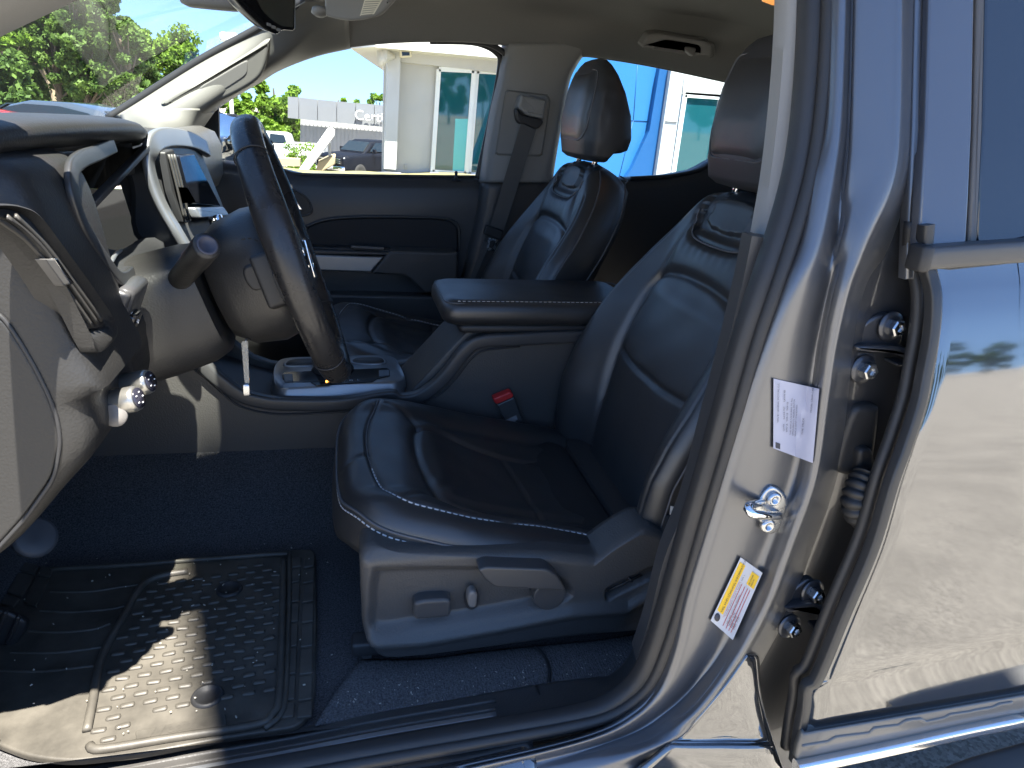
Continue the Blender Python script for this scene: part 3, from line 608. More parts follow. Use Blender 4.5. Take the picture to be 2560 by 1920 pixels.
def headrest(parent, Yc, dx):
    lv = [(0, .625, .685, .085), (.015, .606, .700, .108), (.06, .592, .716, .124), (.2, .587, .722, .130), (.45, .589, .714, .130), (.68, .598, .694, .122), (.84, .608, .674, .106), (.93, .617, .660, .088), (.98, .626, .650, .066), (1.0, .635, .642, .03)]
    ts = np.array([l[0] for l in lv]); k = np.linspace(0, 1, 40); k = k-.12*np.sin(2*math.pi*k)/(2*math.pi)*2; rings = []
    for t in k:
        xf, xb, hw = [np.interp(t, ts, [l[j] for l in lv]) for j in (1, 2, 3)]; X, Yy = sup(64, hw, xf, xb)
        z = 1.418+.228*t+np.where(X > .66, .02*(1-t)**3, 0)
        g = .0025*np.exp(-(((X-(xf+.040))/.0022)**2))*(t > .05)                       # seam round the side
        Yy = Yy*(1-g/.1); rings.append(np.stack([X+dx, Yc+Yy, z], 1))
    hr = mesh('headrest', *loft(rings), LEATHER2, parent)
    P = rpoly([(-.078, 1.465), (.078, 1.465), (.100, 1.49), (.104, 1.57), (.088, 1.618), (-.088, 1.618), (-.104, 1.57), (-.100, 1.49)], .02, 5)
    def F(y, z):
        t = (z-1.418)/.228; xf, xb, hw = [np.interp(t, ts, [l[j] for l in lv]) for j in (1, 2, 3)]
        return (xf+xb)/2-(xb-xf)/2*np.maximum(1-np.minimum(np.abs(y)/hw, .999)**3.2, 1e-6)**(1/3.2)
    c = P.mean(0); R = []
    for t in np.linspace(0, 1, 9)[::-1]:
        Q = c+(P-c)*max(t, .001); lift = .006*np.sqrt(max(0, 1-t**6)); R.append(np.stack([F(Q[:, 0], Q[:, 1])-lift+.0015+dx, Yc+Q[:, 0], Q[:, 1]], 1))
    mesh('headrest_panel', *loft(R, True, False), LEATHER, parent)
    E = c+(P-c)*1.015; ln = np.stack([F(E[:, 0], E[:, 1])+dx-.0005, Yc+E[:, 0], E[:, 1]], 1)
    mesh('headrest_piping', *tube(ln, .0016, 6, (1, 0, 0), True), PIPING, parent)
    for sy in (-1, 1):
        b = np.array([.635+dx, Yc+sy*.062, 1.395]); t = np.array([.648+dx, Yc+sy*.062, 1.45])
        mesh('headrest_post', *tube([b, (b+t)/2, t], .0065, 12), CHROME, parent)
        mesh('post_guide', *lathe(b+(t-b)*.02, t-b, [(.0, .0), (.013, .0), (.014, .006), (.011, .012), (.0, .012)], 16), PLASTD, parent)
def shield_px():
    return sub([(560, 190), (553, 300), (560, 500), (575, 700), (640, 830), (690, 893), (800, 896), (1100, 870), (1500, 830), (1900, 790)], W4)+sub([(400, 910), (680, 880), (830, 840), (880, 600), (880, 330), (830, 300), (720, 276), (560, 360), (470, 425), (420, 440)], W5)+sub([(1800, 165), (1200, 158), (800, 152), (640, 135)], W4)
def seat(Yc, dx, mir, label):
    s = -1 if mir else 1
    base_m = MB()
    v, f = rbox((.22+dx, Yc, .845), (.40, .40, .14), .03); base_m.add(v, f)
    v, f = rbox((.47+dx, Yc, .86), (.12, .40, .12), .03); base_m.add(v, f)
    S = base_m.build('seat', PLASTD, TRUCK, label=label)
    H = Hc_factory(mir); fr = cush_frame(Yc, dx); O = crom(CUSH_OUT, 260, True)
    v, f = pillow(O, H, fr, 260, 84, .030, .055, .02, True, c=(.2, 0)); mesh('seat_cushion', v, f, LEATHER, S)
    def rimline(k, h, n=160, a0=None, a1=None):
        P = O*1.0; c = np.array([.2, 0]); Q = c+(P-c)*k; return fr(Q[:, 0], Q[:, 1], H(Q[:, 0], Q[:, 1])+h)
    ring = rimline(1.002, -.026); sel = [i for i in range(260)]
    front = np.roll(ring, 60, 0)[:]                         # piping all round the front and sides
    a = (O[:, 0] < .34)
    idx = np.where(a)[0]; k = np.argmax(np.diff(np.r_[idx, idx[0]+260]) > 1) if np.any(np.diff(idx) > 1) else len(idx)-1
    idx = np.r_[idx[k+1:], idx[:k+1]]
    PL = ring[idx]; mesh('cushion_piping', *tube(PL, .0022, 6), PIPING, S)
    M = mirror_y if mir else (lambda P: P)
    Q = crom(M(SC_in), 120); L3 = fr(Q[:, 0], Q[:, 1], H(Q[:, 0], Q[:, 1])+.0012)
    mesh('cushion_piping', *tube(L3, .0017, 6), PIPING, S)
    # stitching beside the two seams on the outboard flank
    st = stitches(L3[45:], .0058, .0035, .0011, (0, -.0045*s, .0012)); o = st.build('stitching', THREAD, S); o['kind'] = 'stuff'
    low = rimline(1.0, -.030); lowi = low[idx]; out = lowi[:len(lowi)//2] if (lowi[2][1]-Yc)*s < 0 else lowi[len(lowi)//2:]
    st = stitches(out, .0058, .0035, .0011, (0, -.0022*s, -.004)); o = st.build('stitching', THREAD, S); o['kind'] = 'stuff'
    bf = back_frame(Yc, dx)
    v, f = pillow(BACK_OUT, Hb, bf, 260, 84, .030, .085, .10, True, nsk=10, c=(0, .25)); bk = mesh('backrest', v, f, LEATHER, S)
    # piping and stitching along both bolster edges, seen on the flanks
    BO = crom(BACK_OUT, 300, True)
    for sg in (1, -1):
        for hh, kk in ((-.028, 1.0), (-.100, .972)):
            sel = BO[(BO[:, 0]*sg > .03) & (BO[:, 1] > .02)]; sel = sel[np.argsort(sel[:, 1])]; q = np.array([0, .25])+(sel-np.array([0, .25]))*kk
            P3 = bf(q[:, 0], q[:, 1], Hb(sel[:, 0], sel[:, 1])+hh); P3 = crom(P3[::4], 120)
            mesh('backrest_piping', *tube(P3, .0019, 6), PIPING, S)
        q = np.array([(sg*(np.interp(b, [h[1] for h in HALF], [h[0] for h in HALF])-.018), b) for b in np.linspace(.0, .46, 90)])
        P3 = bf(q[:, 0], q[:, 1], Hb(q[:, 0], q[:, 1])-.012); N = -.0035
        o = stitches(P3, .0058, .0035, .0014, (-.002, 0, 0.001)).build('stitching', THREAD, S); o['kind'] = 'stuff'
    ci = BCOL[1:-1]; q = crom(ci, 60); P3 = bf(q[:, 0], q[:, 1], Hb(q[:, 0], q[:, 1])+.004); mesh('collar_piping', *tube(P3, .002, 6), PIPING, S)
    headrest(S, Yc, dx)
    # flank shield (outboard)
    px = shield_px(); Y0 = .800; P = np.array([pY(x, y, Y0)[[0, 2]] for x, y in px]); P[:, 0] += dx
    rec = np.array([pY(x, y, Y0)[[0, 2]] for x, y in sub([(640, 300), (720, 262), (1400, 258), (1850, 300), (2010, 400), (1950, 490), (1500, 590), (1000, 672), (640, 705), (612, 500)], W4)]); rec[:, 0] += dx; rec = crom(rec, 80, True)
    pk = np.array([pY(x, y, Y0)[[0, 2]] for x, y in sub([(478, 610), (820, 450), (838, 520), (480, 690)], W5)]); pk[:, 0] += dx; pk = rpoly(pk, .008, 4)
    lo = np.array([pY(x, y, Y0)[[0, 2]] for x, y in sub([(620, 775), (1000, 750), (1500, 660), (2000, 560)], W4)+sub([(600, 720), (860, 560)], W5)]); lo[:, 0] += dx
    def Hs(a, b):
        ins = inpoly(a, b, rec); d = segdist(a, b, np.vstack([rec, rec[:1]])); sd = np.where(ins, d, -d)
        h = .006-.013*sstep(sd, -.004, .014)
        zl = np.interp(a, lo[:, 0], lo[:, 1]); h = h+.010*np.exp(-((b-zl)/.011)**2)-.006*sstep(zl-b, .01, .05)
        h = h-.02*sstep(b, .945, .99)*(1-sstep(a, .29+dx, .36+dx))
        ip = inpoly(a, b, pk); h = h-.022*ip*sstep(segdist(a, b, np.vstack([pk, pk[:1]])), 0, .006)
        return h
    frs = lambda a, b, h: np.stack([a, Yc+s*(Y0-1.05)-s*np.broadcast_to(h, a.shape), b], -1)
    v, f = pillow(P, Hs, frs, 300, 110, .014, .05, 0, True, c=pY(1415, 1505, Y0)[[0, 2]]+np.array([dx, 0]))
    if mir: f = [tuple(reversed(q)) for q in f]
    mesh('seat_side_shield', v, f, PLAST, S)
    if not mir:
        yF = Y0+.004
        P3 = TY(sub([(478, 612), (820, 455), (838, 520), (480, 688)], W5), Y0+.007); prism('recliner_cover', rpoly(P3, .006, 4), (0, .02, 0), PLASTS, S, .002)
        for q in ([(500, 640), (700, 545)], [(625, 560), (670, 620)], [(745, 480), (790, 520)]):
            A, B = TY(sub(q, W5), Y0+.0055); mesh('cover_rib', *tube([A, (A+B)/2, B], .0022, 6), PLASTD, S)
        # recliner lever: grip bar and round pivot
        yl = Y0-.030
        P3 = TY(sub([(1368, 292), (1420, 270), (1850, 285), (1915, 330), (1972, 418), (1958, 436), (1480, 412), (1412, 352)], W4), yl); prism('recliner_lever', rpoly(P3, .006, 4), (0, .026, 0), PLASTS, S, .003, 4)
        a = np.linspace(0, 2*math.pi, 36, endpoint=False); c = pY(*sub([(1868, 440)], W4)[0], yl+.012)
        P3 = np.stack([c[0]+.0235*np.cos(a), np.full(36, c[1]), c[2]-.008+.0235*np.sin(a)], 1); prism('lever_pivot', P3, (0, .022, 0), PLASTS, S, .002)
        P3 = TY(sub([(925, 520), (1000, 500), (1150, 492), (1185, 505), (1183, 612), (1120, 625), (940, 640), (925, 620)], W4), Y0-.012); prism('seat_switch', rpoly(P3, .005, 4), (0, .022, 0), PLASTS, S, .005, 5)
        P3 = TY(sub([(1325, 428), (1365, 445), (1376, 490), (1365, 545), (1325, 568), (1290, 550), (1276, 500), (1290, 450)], W4), Y0-.001); prism('switch_recess', crom(P3, 30, True), (0, .01, 0), PLASTD, S, .001)
        P3 = TY(sub([(1330, 438), (1362, 455), (1366, 500), (1355, 548), (1325, 558), (1302, 540), (1300, 470)], W4), Y0-.014); prism('lumbar_switch', crom(P3, 30, True), (0, .014, 0), mat('switch_grey', (.16, .15, .14), .4), S, .004)
        P3 = TY(sub([(560, 805), (632, 812), (640, 905), (568, 915)], W4), Y0+.03); prism('seat_rail_end', rpoly(P3, .003, 3), (0, .03, 0), PLASTS, S, .002)
        v, f = rbox((.30, Y0+.03, .792), (.60, .03, .022), .004); mesh('seat_rail', v, f, PLASTD, S)
        P3 = TY(sub([(905, 230), (933, 190), (945, 215), (880, 380), (840, 350), (865, 240)], W5), .79); prism('recliner_hinge_cap', rpoly(P3, .004, 4), (0, .03, 0), PLASTD, S, .003)
        P3 = TY(sub([(868, 150), (888, 155), (882, 205), (864, 200)], W5), .781); prism('fabric_tag', P3, (0, .001, 0), THREAD, S, 0)
    return S
SEAT_D = seat(1.05, 0.0, False, 'black leather driver seat with grey lever and switches on its flank')
SEAT_P = seat(1.76, -.05, True, 'black leather passenger seat beside the far door')
# rear bench, dark, behind the front seats
rb = MB()
for yc in (1.12, 1.72): rb.add(*rbox((1.42, yc, 1.02), (.55, .58, .20), .05)); rb.add(*rbox((1.62, yc, 1.28), (.16, .58, .42), .05, [[.95, 0, .3], [0, 1, 0], [-.3, 0, .95]]))
RB = rb.build('rear_seat', LEATHER2, TRUCK, label='dark rear bench behind the front seats')
for yc in (1.12, 1.72): mesh('headrest', *rbox((1.70, yc, 1.50), (.10, .26, .16), .045), LEATHER2, RB)
# ================================================================== dashboard
def profA():
    return np.array([(-.62, 1.425), (-.42, 1.436), (-.33, 1.443), (-.295, 1.442), (-.274, 1.430), (-.263, 1.405), (-.257, 1.375), (-.252, 1.34), (-.247, 1.30), (-.240, 1.265), (-.230, 1.240), (-.229, 1.228), (-.243, 1.218), (-.242, 1.19), (-.248, 1.160), (-.280, 1.122), (-.345, 1.050), (-.43, .995), (-.56, .95), (-.75, .94)])
def profB():
    return np.array([(-.62, 1.425), (-.50, 1.430), (-.46, 1.432), (-.45, 1.425), (-.44, 1.40), (-.435, 1.38), (-.43, 1.35), (-.42, 1.32), (-.40, 1.285), (-.33, 1.268), (-.268, 1.256), (-.245, 1.236), (-.245, 1.218), (-.244, 1.19), (-.250, 1.160), (-.280, 1.122), (-.345, 1.050), (-.43, .995), (-.56, .95), (-.75, .94)])
def shrink(P, k):
    c = np.array([-.5, 1.2]); d = P-c; L = np.linalg.norm(d, axis=1)[:, None]; return P-d/L*k
A, B = profA(), profB(); rings = []
A2 = crom(A, 90); B2 = crom(B, 90)
for y, k, pr in ((.700, .060, A2), (.6985, .040, A2), (.700, .022, A2), (.706, .010, A2), (.715, .003, A2), (.728, 0, A2), (.78, 0, A2), (.845, 0, A2), (.862, .002, A2), (.868, .004, B2), (.95, .004, B2), (1.05, .004, B2), (1.16, .004, B2), (1.215, .004, B2)):
    q = shrink(pr, k); rings.append(np.stack([q[:, 0], np.full(90, y), q[:, 1]], 1))
v = np.vstack(rings); f = gridf(len(rings), 90)
f.append(tuple(range(90)))
DASH = mesh('dashboard', v, f, DASHP, TRUCK, True, 60, label='dark grey grained dashboard on the driver side')
# passenger half, further forward
rings = []
C2 = crom([(-.80, 1.35), (-.62, 1.415), (-.45, 1.425), (-.36, 1.42), (-.325, 1.40), (-.315, 1.36), (-.32, 1.30), (-.30, 1.26), (-.31, 1.20), (-.34, 1.12), (-.42, 1.02), (-.6, .95)], 60)
for y in (1.215, 1.3, 1.5, 1.7, 1.9, 2.1): rings.append(np.stack([C2[:, 0]-.03*((y-1.3)/.8)**2, np.full(60, y), C2[:, 1]], 1))
mesh('passenger_dash', np.vstack(rings), gridf(len(rings), 60), DASHP, DASH, True, 60)
# outboard end cover with its seam
ec = TY(sub([(-300, 880), (-120, 885), (0, 930), (95, 1060), (200, 1235), (290, 1420), (335, 1560), (350, 1680)], Z5)+[(130, 1190), (60, 1290), (-30, 1390), (-160, 1440)], .697)
prism('end_cover', rpoly(ec, .012, 4), (.0, .02, 0), DASHP, DASH, .003, 4)
mesh('cover_gap', *tube(crom(rpoly(TY([(p[0], p[1]) for p in sub([(-120, 868), (5, 915), (103, 1050), (208, 1228), (299, 1415), (345, 1560), (358, 1680)], Z5)+[(136, 1195), (64, 1296), (-30, 1398)]], .6985), .012, 4), 90), .0022, 6), PLASTD, DASH)
# cluster hood: padded lip
def hood_row(dx, dz, X0, Z0, Y): return (X0+dx, Y, Z0+dz)
rows = []
for Y, X0, Z0, k in ((.675, -.335, 1.440, .5), (.685, -.305, 1.455, .8), (.705, -.292, 1.466, 1), (.78, -.284, 1.471, 1), (.90, -.275, 1.472, 1), (1.02, -.272, 1.470, 1), (1.13, -.275, 1.467, 1), (1.21, -.283, 1.461, 1), (1.265, -.297, 1.453, 1), (1.295, -.325, 1.447, .9), (1.305, -.37, 1.44, .6)):
    rows.append([(-.62, Y, 1.425), (X0-.16, Y, Z0-.008*k), (X0-.07, Y, Z0), (X0-.022, Y, Z0-.001), (X0-.005, Y, Z0-.006*k), (X0, Y, Z0-.014*k), (X0-.004, Y, Z0-.022*k), (X0-.016, Y, Z0-.030*k), (X0-.05, Y, Z0-.036*k), (X0-.14, Y, Z0-.045*k)])
v, f = net([[np.array(p) for p in r] for r in rows], 60, 50); mesh('cluster_hood', v, f, DASHP, DASH)
# inner hood tiers seen under the lip
for Yv, xo, zt, zb in ((1.20, -.300, 1.445, 1.395), (1.17, -.325, 1.43, 1.38)):
    P = crom([(xo-.10, .88, zb-.03), (xo-.02, .90, zt-.005), (xo, 1.0, zt), (xo, 1.12, zt), (xo-.005, Yv, zt-.004), (xo-.01, Yv+.02, zb)], 40); Q = P+np.array([-.10, 0, -.012])
    rr = [[p, p+np.array([.004, 0, -.008]), p+np.array([-.02, 0, -.016]), q] for p, q in zip(P, Q)]
    v, f = net(rr, 40, 10); mesh('hood_tier', v, f, PLASTS, DASH)
# lens lower edge, a bar running up and away
mesh('cluster_lens_edge', *sweep([pX(218, 521, -.30), (pX(218, 521, -.30)+pY(373, 362, 1.235))/2, pY(373, 362, 1.235)], rpoly([(-.006, -.004), (.006, -.004), (.006, .004), (-.006, .004)], .002), (0, 0, 1)), PLASTS, DASH)
l0 = pX(222, 523, -.302); l1 = pY(372, 364, 1.232); mesh('cluster_lens', [l0, l1, l1+np.array([-.12, -.01, .02]), l0+np.array([-.10, .02, .06])], [(0, 1, 2, 3)], glass('lens_glass', (.5, .5, .5), 1.0, 1.5), DASH, False)
prism('cluster_dial_panel', [(-.405, .88, 1.285), (-.405, 1.20, 1.285), (-.42, 1.20, 1.43), (-.42, .88, 1.43)], (-.01, 0, 0), GLOSS, DASH, 0)
# silver C-shaped bezel
bz = [pX(x, y, X) for x, y, X in ((282, 364, -.285), (240, 383, -.278), (205, 397, -.272), (184, 415, -.266), (178, 440, -.262), (180, 480, -.260), (198, 539, -.258), (220, 585, -.256), (250, 633, -.254), (291, 690, -.252), (312, 698, -.253), (331, 684, -.262))]
mesh('cluster_bezel', *sweep(crom(bz, 80), rpoly([(-.009, -.0035), (.009, -.0035), (.009, .0035), (-.009, .0035)], .0025, 4), (1, 0, 0.2)), DSAT, DASH)
# floor of the cluster bay
P = [pX(255, 640, -.275), pX(290, 688, -.262), pX(330, 690, -.262), pY(412, 615, 1.17), pY(370, 592, 1.17), pX(300, 632, -.33)]
mesh('cluster_tray', *slab(crom(P, 40, True), (0, 0, -.015), .003), PLASTD, DASH, True, 50)
mesh('tray_rim', *tube(crom([pX(277, 655, -.272), pX(300, 628, -.30), pX(350, 625, -.315), pY(405, 612, 1.19)], 30), .003, 6), SILVER, DASH)
# ---- left air vent on the fascia
def onf(px, py, lift=0.0): X = np.interp(py, [500, 560, 700, 820, 900], [-.261, -.256, -.249, -.241, -.233])+lift; return pX(px, py, X)
vo = sub([(-150, 280), (0, 258), (130, 275), (240, 335), (400, 545), (560, 765), (683, 955), (697, 1030), (660, 1085), (590, 1140), (545, 1085), (350, 700), (150, 440), (0, 345), (-150, 330)], Z5)
vo3 = np.array([onf(*p, .004) for p in vo]); vo3 = crom(vo3, 90, True)
vi3 = np.array([onf(*p, .0045) for p in sub([(-140, 310), (0, 292), (120, 305), (220, 370), (380, 580), (540, 800), (640, 960), (560, 1000), (520, 985), (340, 680), (150, 410), (0, 330), (-140, 325)], Z5)]); vi3 = crom(vi3, 90, True)
v, f = loft([vo3+np.array([-.014, 0, 0]), vo3, (vo3*.7+vi3*.3)+np.array([.002, 0, 0]), vi3+np.array([-.008, 0, 0]), vi3+np.array([-.03, 0, 0])], True, False); mesh('air_vent', v, f, DASHP, DASH, True, 60)
mesh('vent_cavity', *slab(vi3+np.array([-.004, 0, 0]), (-.004, 0, 0), 0), PLASTD, DASH)
for a_, b_l in (([(40, 335), (230, 500), (400, 720), (575, 965)], .003), ([(-40, 330), (170, 485), (350, 710), (545, 985)], .002), ([(90, 330), (260, 500), (430, 720), (600, 950)], .004)):
    L = crom([onf(*p, b_l) for p in sub(a_, Z5)], 30); mesh('vent_slat', *sweep(L, rpoly([(-.0020, -.0015), (.0020, -.0015), (.0020, .0015), (-.0020, .0015)], .001), (1, 0, 0)), mat('slat_grey', (.060, .057, .052), .42), DASH)
P = [onf(*p, .007) for p in sub([(268, 586), (330, 584), (432, 732), (385, 748)], Z5)]; prism('vent_tab', rpoly(P, .002), (-.008, 0, 0), mat('tab_grey', (.10, .096, .09), .35), DASH, .0015)
P = [onf(*p, .0078) for p in sub([(322, 582), (343, 586), (440, 726), (426, 738)], Z5)]; prism('vent_tab_trim', rpoly(P, .001), (-.003, 0, 0), CHROME, DASH, .0005)
# ---- lamp switch cluster: two chrome knobs, thumb wheel
LB = mat('knob_print', (.02, .02, .03), .25)
for (fx, fy, Yk) in ((346, 995, .765), (376, 953, .805)):
    c = pY(fx, fy, Yk); d = np.array([.93, -.18, .25]); d /= np.linalg.norm(d); r = .0140
    mesh('lamp_knob', *lathe(c-d*.034, d, [(0, 0), (r*.95, 0), (r, .002), (r, .029), (r*.9, .0335), (r*.82, .034), (0, .034)], 40), mat('knob_chrome', (.42, .41, .38), .28, metal=.85, bump=('noise', 300, .1, .001)), DASH)
    mesh('knob_face', *lathe(c, d, [(0, .0), (r*.8, .0), (r*.78, .0012), (0, .0012)], 30), LB, DASH)
    M = axes(d); g = MB()
    for a in np.linspace(0, 2*math.pi, 5, endpoint=False):
        q = c+M[:, 0]*r*.45*math.cos(a)+M[:, 1]*r*.45*math.sin(a)+d*.0018; g.add(*box(q, (.0024, .0012, .0004), M))
    g.build('knob_symbols', PRINT, DASH, False)
mesh('thumb_wheel', *lathe(pX(286, 1037, -.238)+np.array([0, -.003, 0]), (0, 1, 0), [(0, 0), (.012, 0), (.013, .001), (.013, .005), (.012, .006), (0, .006)], 30), mat('switch_grey', (.16, .15, .14), .4), DASH)
# small switch bank beside the column
SWR = np.array([[.93, 0, .36], [0, 1, 0], [-.36, 0, .93]])
def swb(name, px, py, Y, size, m, r=.004): mesh(name, *rbox(pY(px, py, Y), size, r, SWR), m, DASH)
swb('switch_bank', 318, 765, .90, (.02, .075, .062), PLASTS, .006)
swb('toggle_switch', 303, 745, .868, (.020, .024, .022), PLASTS); swb('toggle_switch', 325, 733, .905, (.020, .024, .022), PLASTS); swb('mirror_switch', 324, 800, .886, (.018, .034, .022), GLOSS, .003)
g = MB()
for (x, y, w, h) in ((320, 783, .006, .004), (336, 806, .007, .0016), (336, 806, .0016, .006), (328, 815, .004, .0014)): g.add(*box(pY(x, y, .880)+np.array([.004, 0, .002]), (.0008, w, h)))
g.build('switch_symbols', PRINT, DASH, False)
# ---- centre stack: silver frame, vent, screen
fr_ = [pY(x, y, Y) for x, y, Y in ((515, 372, 1.52), (480, 353, 1.46), (440, 345, 1.37), (405, 346, 1.29), (384, 358, 1.245), (373, 382, 1.225), (372, 415, 1.22), (388, 475, 1.22), (412, 527, 1.22), (442, 578, 1.22), (478, 640, 1.225))]
mesh('centre_frame', *sweep(crom(fr_, 80), rpoly([(-.016, -.006), (.016, -.006), (.016, .006), (-.016, .006)], .005, 5), (1, 0, .25)), SILVER, DASH)
mesh('stack_body', *slab(rpoly(TY([(388, 352, 1.25), (445, 352, 1.38), (500, 372, 1.5), (560, 520, 1.52), (600, 640, 1.52), (470, 640, 1.24), (420, 545, 1.24), (382, 420, 1.24)], 0), .005), (-.05, 0, -.02), .002), PLASTS, DASH, True, 40)
P = TY([(402, 380, 1.245), (425, 372, 1.27), (448, 470, 1.28), (470, 555, 1.28), (450, 558, 1.25), (420, 480, 1.245)], 0); prism('centre_vent', rpoly(np.array(P)+np.array([.006, 0, 0]), .004), (-.01, 0, 0), PLASTD, DASH, .002)
for k in (0, 1, 2): 
    L = [pY(408+k*7, 385, 1.248+.01*k)+np.array([.008, 0, 0]), pY(428+k*7, 470, 1.25+.01*k)+np.array([.009, 0, 0]), pY(448+k*6, 548, 1.252+.01*k)+np.array([.008, 0, 0])]; mesh('vent_slat', *sweep(crom(L, 12), rpoly([(-.003, -.0015), (.003, -.0015), (.003, .0015), (-.003, .0015)], .001), (1, 0, 0)), mat('slat_grey', (.060, .057, .052), .42), DASH)
P = TY(sub([(80, 190), (130, 185), (190, 290), (160, 300), (105, 270)], Z6), 1.255); prism('vent_tab', rpoly(np.array(P)+np.array([.014, 0, 0]), .003), (-.014, 0, 0), mat('tab_grey', (.10, .096, .09), .35), DASH, .002)
P = TY([(430, 388, 1.285), (470, 384, 1.36), (538, 515, 1.46), (462, 508, 1.30)], 0); prism('touchscreen', rpoly(np.array(P)+np.array([.010, 0, 0]), .004), (-.012, 0, 0), mat('screen_glass', (.012, .013, .018), .06, spec=.7), DASH, .002)
P = TY([(466, 518, 1.30), (540, 516, 1.46), (556, 540, 1.46), (480, 545, 1.30)], 0); prism('screen_trim', rpoly(np.array(P)+np.array([.014, 0, 0]), .004), (-.014, 0, 0), SILVER, DASH, .003)
mesh('volume_knob', *lathe(pY(538, 560, 1.33)+np.array([-.005, 0, 0]), (.95, -.1, .3), [(0, 0), (.013, 0), (.013, .018), (.011, .02), (0, .02)], 24), CHROME, DASH)
# far end of the dash: rounded vent pod against the door
mesh('vent_pod', *rbox((-.345, 1.80, 1.36), (.10, .46, .15), .04), PLAST, DASH)
# ================================================================== steering wheel
WC = np.array([-.068, 1.05, 1.300]); WT = math.radians(18.3); WPSI = math.radians(3.4); WN = np.array([math.cos(WT)*math.cos(WPSI), math.cos(WT)*math.sin(WPSI), math.sin(WT)]); WV = np.array([-math.sin(WPSI), math.cos(WPSI), 0.]); WU = np.cross(WN, WV)
RR = .176
a = np.linspace(0, 2*math.pi, 120, endpoint=False)
path = WC+np.outer(np.cos(a), WU)*RR+np.outer(np.sin(a), WV)*RR
rings = []
for i in range(121):
    t = a[i % 120]; rd = math.cos(t)*WU+math.sin(t)*WV; c = WC+rd*RR; k = 1+.10*max(0, math.cos(2*(abs((t+math.pi) % (2*math.pi)-math.pi)-1.15)))**4
    q = circ(1, 20); rings.append(c+q[:, :1]*rd*.0165*k+q[:, 1:]*WN*.0195*k)
SW = mesh('steering_wheel', *loft(rings, True, False), mat('wheel_leather', (.024, .023, .023), .30, bump=[('grain', 900, .12, .0005), ('noise', 60, .05, .003)], rvary=(30, .12)), TRUCK, label='black leather-wrapped steering wheel')
def wp(u, v, n): return WC+WU*u+WV*v+WN*n
# stitching round the inner circumference
ip = WC+np.outer(np.cos(a), WU)*(RR-.0168)+np.outer(np.sin(a), WV)*(RR-.0168)
o = stitches(np.vstack([ip, ip[:1]]), .0045, .004, .0012).build('rim_stitching', PLASTS, SW); o['kind'] = 'stuff'
for sg, t in ((1, .62), (-1, -.62), (1, 2.3), (-1, -2.3)):
    rd = math.cos(t)*WU+math.sin(t)*WV; tg = -math.sin(t)*WU+math.cos(t)*WV; c = WC+rd*RR; q = circ(1, 24); ring = c+q[:, :1]*rd*.0178+q[:, 1:]*WN*.0208
    mesh('rim_seam', *tube(ring, .0010, 5, tg, True), PLASTD, SW)
# hub: back shell and airbag cover
def hub_ring(n, ru, rv, cu=0):
    q = circ(1, 48); p = np.sign(q)*np.abs(q)**.8; return WC+WU*cu+np.outer(p[:, 0]*ru, WU)+np.outer(p[:, 1]*rv, WV)+WN*n
mesh('hub_shell', *loft([hub_ring(-.118, .040, .045, -.01), hub_ring(-.112, .070, .072, -.012), hub_ring(-.09, .086, .082, -.014), hub_ring(-.05, .094, .092, -.014), hub_ring(-.025, .090, .094, -.012), hub_ring(-.018, .082, .088, -.01)], True, True), PLASTC, SW)
mesh('airbag_cover', *loft([hub_ring(-.02, .078, .085, -.008), hub_ring(-.004, .076, .084, -.008), hub_ring(.006, .066, .074, -.008), hub_ring(.011, .045, .05, -.008), hub_ring(.012, .01, .01, -.008)], True, True), PLAST, SW)
# spokes
for pts in ([(.0, -.07), (.018, -.12), (.022, -.172), (-.02, -.172), (-.035, -.12), (-.05, -.07)], [(.0, .07), (.018, .12), (.022, .172), (-.02, .172), (-.035, .12), (-.05, .07)]):
    prism('spoke', rpoly([wp(u, v_, .006) for u, v_ in pts], .01), -WN*.030, PLASTS, SW, .008, 5, True)
for sg in (-1, 1): prism('spoke', rpoly([wp(u, v_*sg, .002) for u, v_ in ((-.06, .022), (-.10, .026), (-.172, .050), (-.174, .030), (-.10, .010), (-.06, .008))], .006), -WN*.020, SILVER, SW, .006, 5, True)
# switch pods: one behind the near spoke, chrome bits on the face
P = [wp(u, v_, -.048) for u, v_ in ((.03, -.086), (.035, -.115), (-.035, -.12), (-.045, -.088))]; prism('paddle_switch', rpoly(P, .006), WN*.025, PLASTD, SW, .005, 5, True)
P = TY(sub([(560, 740), (700, 700), (760, 890), (640, 915), (575, 830)], Z6), .955); prism('rear_paddle', rpoly(P, .008), (.006, .03, 0), PLASTD, SW, .004)
P = TY(sub([(650, 712), (680, 705), (755, 885), (735, 895)], Z6), .952); prism('paddle_edge', rpoly(P, .002), (0, .006, 0), PLASTS, SW, .001)
mesh('emblem', *slab(rpoly([wp(u-.008, v_, .0135) for u, v_ in ((.008, -.028), (.008, -.010), (.014, -.010), (.014, .010), (.008, .010), (.008, .028), (-.008, .020), (-.008, .008), (-.014, .008), (-.014, -.008), (-.008, -.008), (-.008, -.020))], .001, 2), -WN*.004, .001), CHROME, SW, True, 40)
for u, v_ in ((-.055, -.09), (-.055, .09)): mesh('spoke_trim', *tube([wp(.0, v_*1.1, .012), wp(-.03, v_*1.3, .011), wp(-.06, v_*1.05, .010)], .004, 8), CHROME, SW)
hs2 = [hub_ring(-.06, .0955, .0935, -.014)[i] for i in range(27, 46)]
o = stitches(crom(TY(sub([(562, 545), (620, 540), (680, 556), (722, 572)], Z6), .957), 30), .005, .003, .0014).build('hub_stitching', PLASTD, SW); o['kind'] = 'stuff'
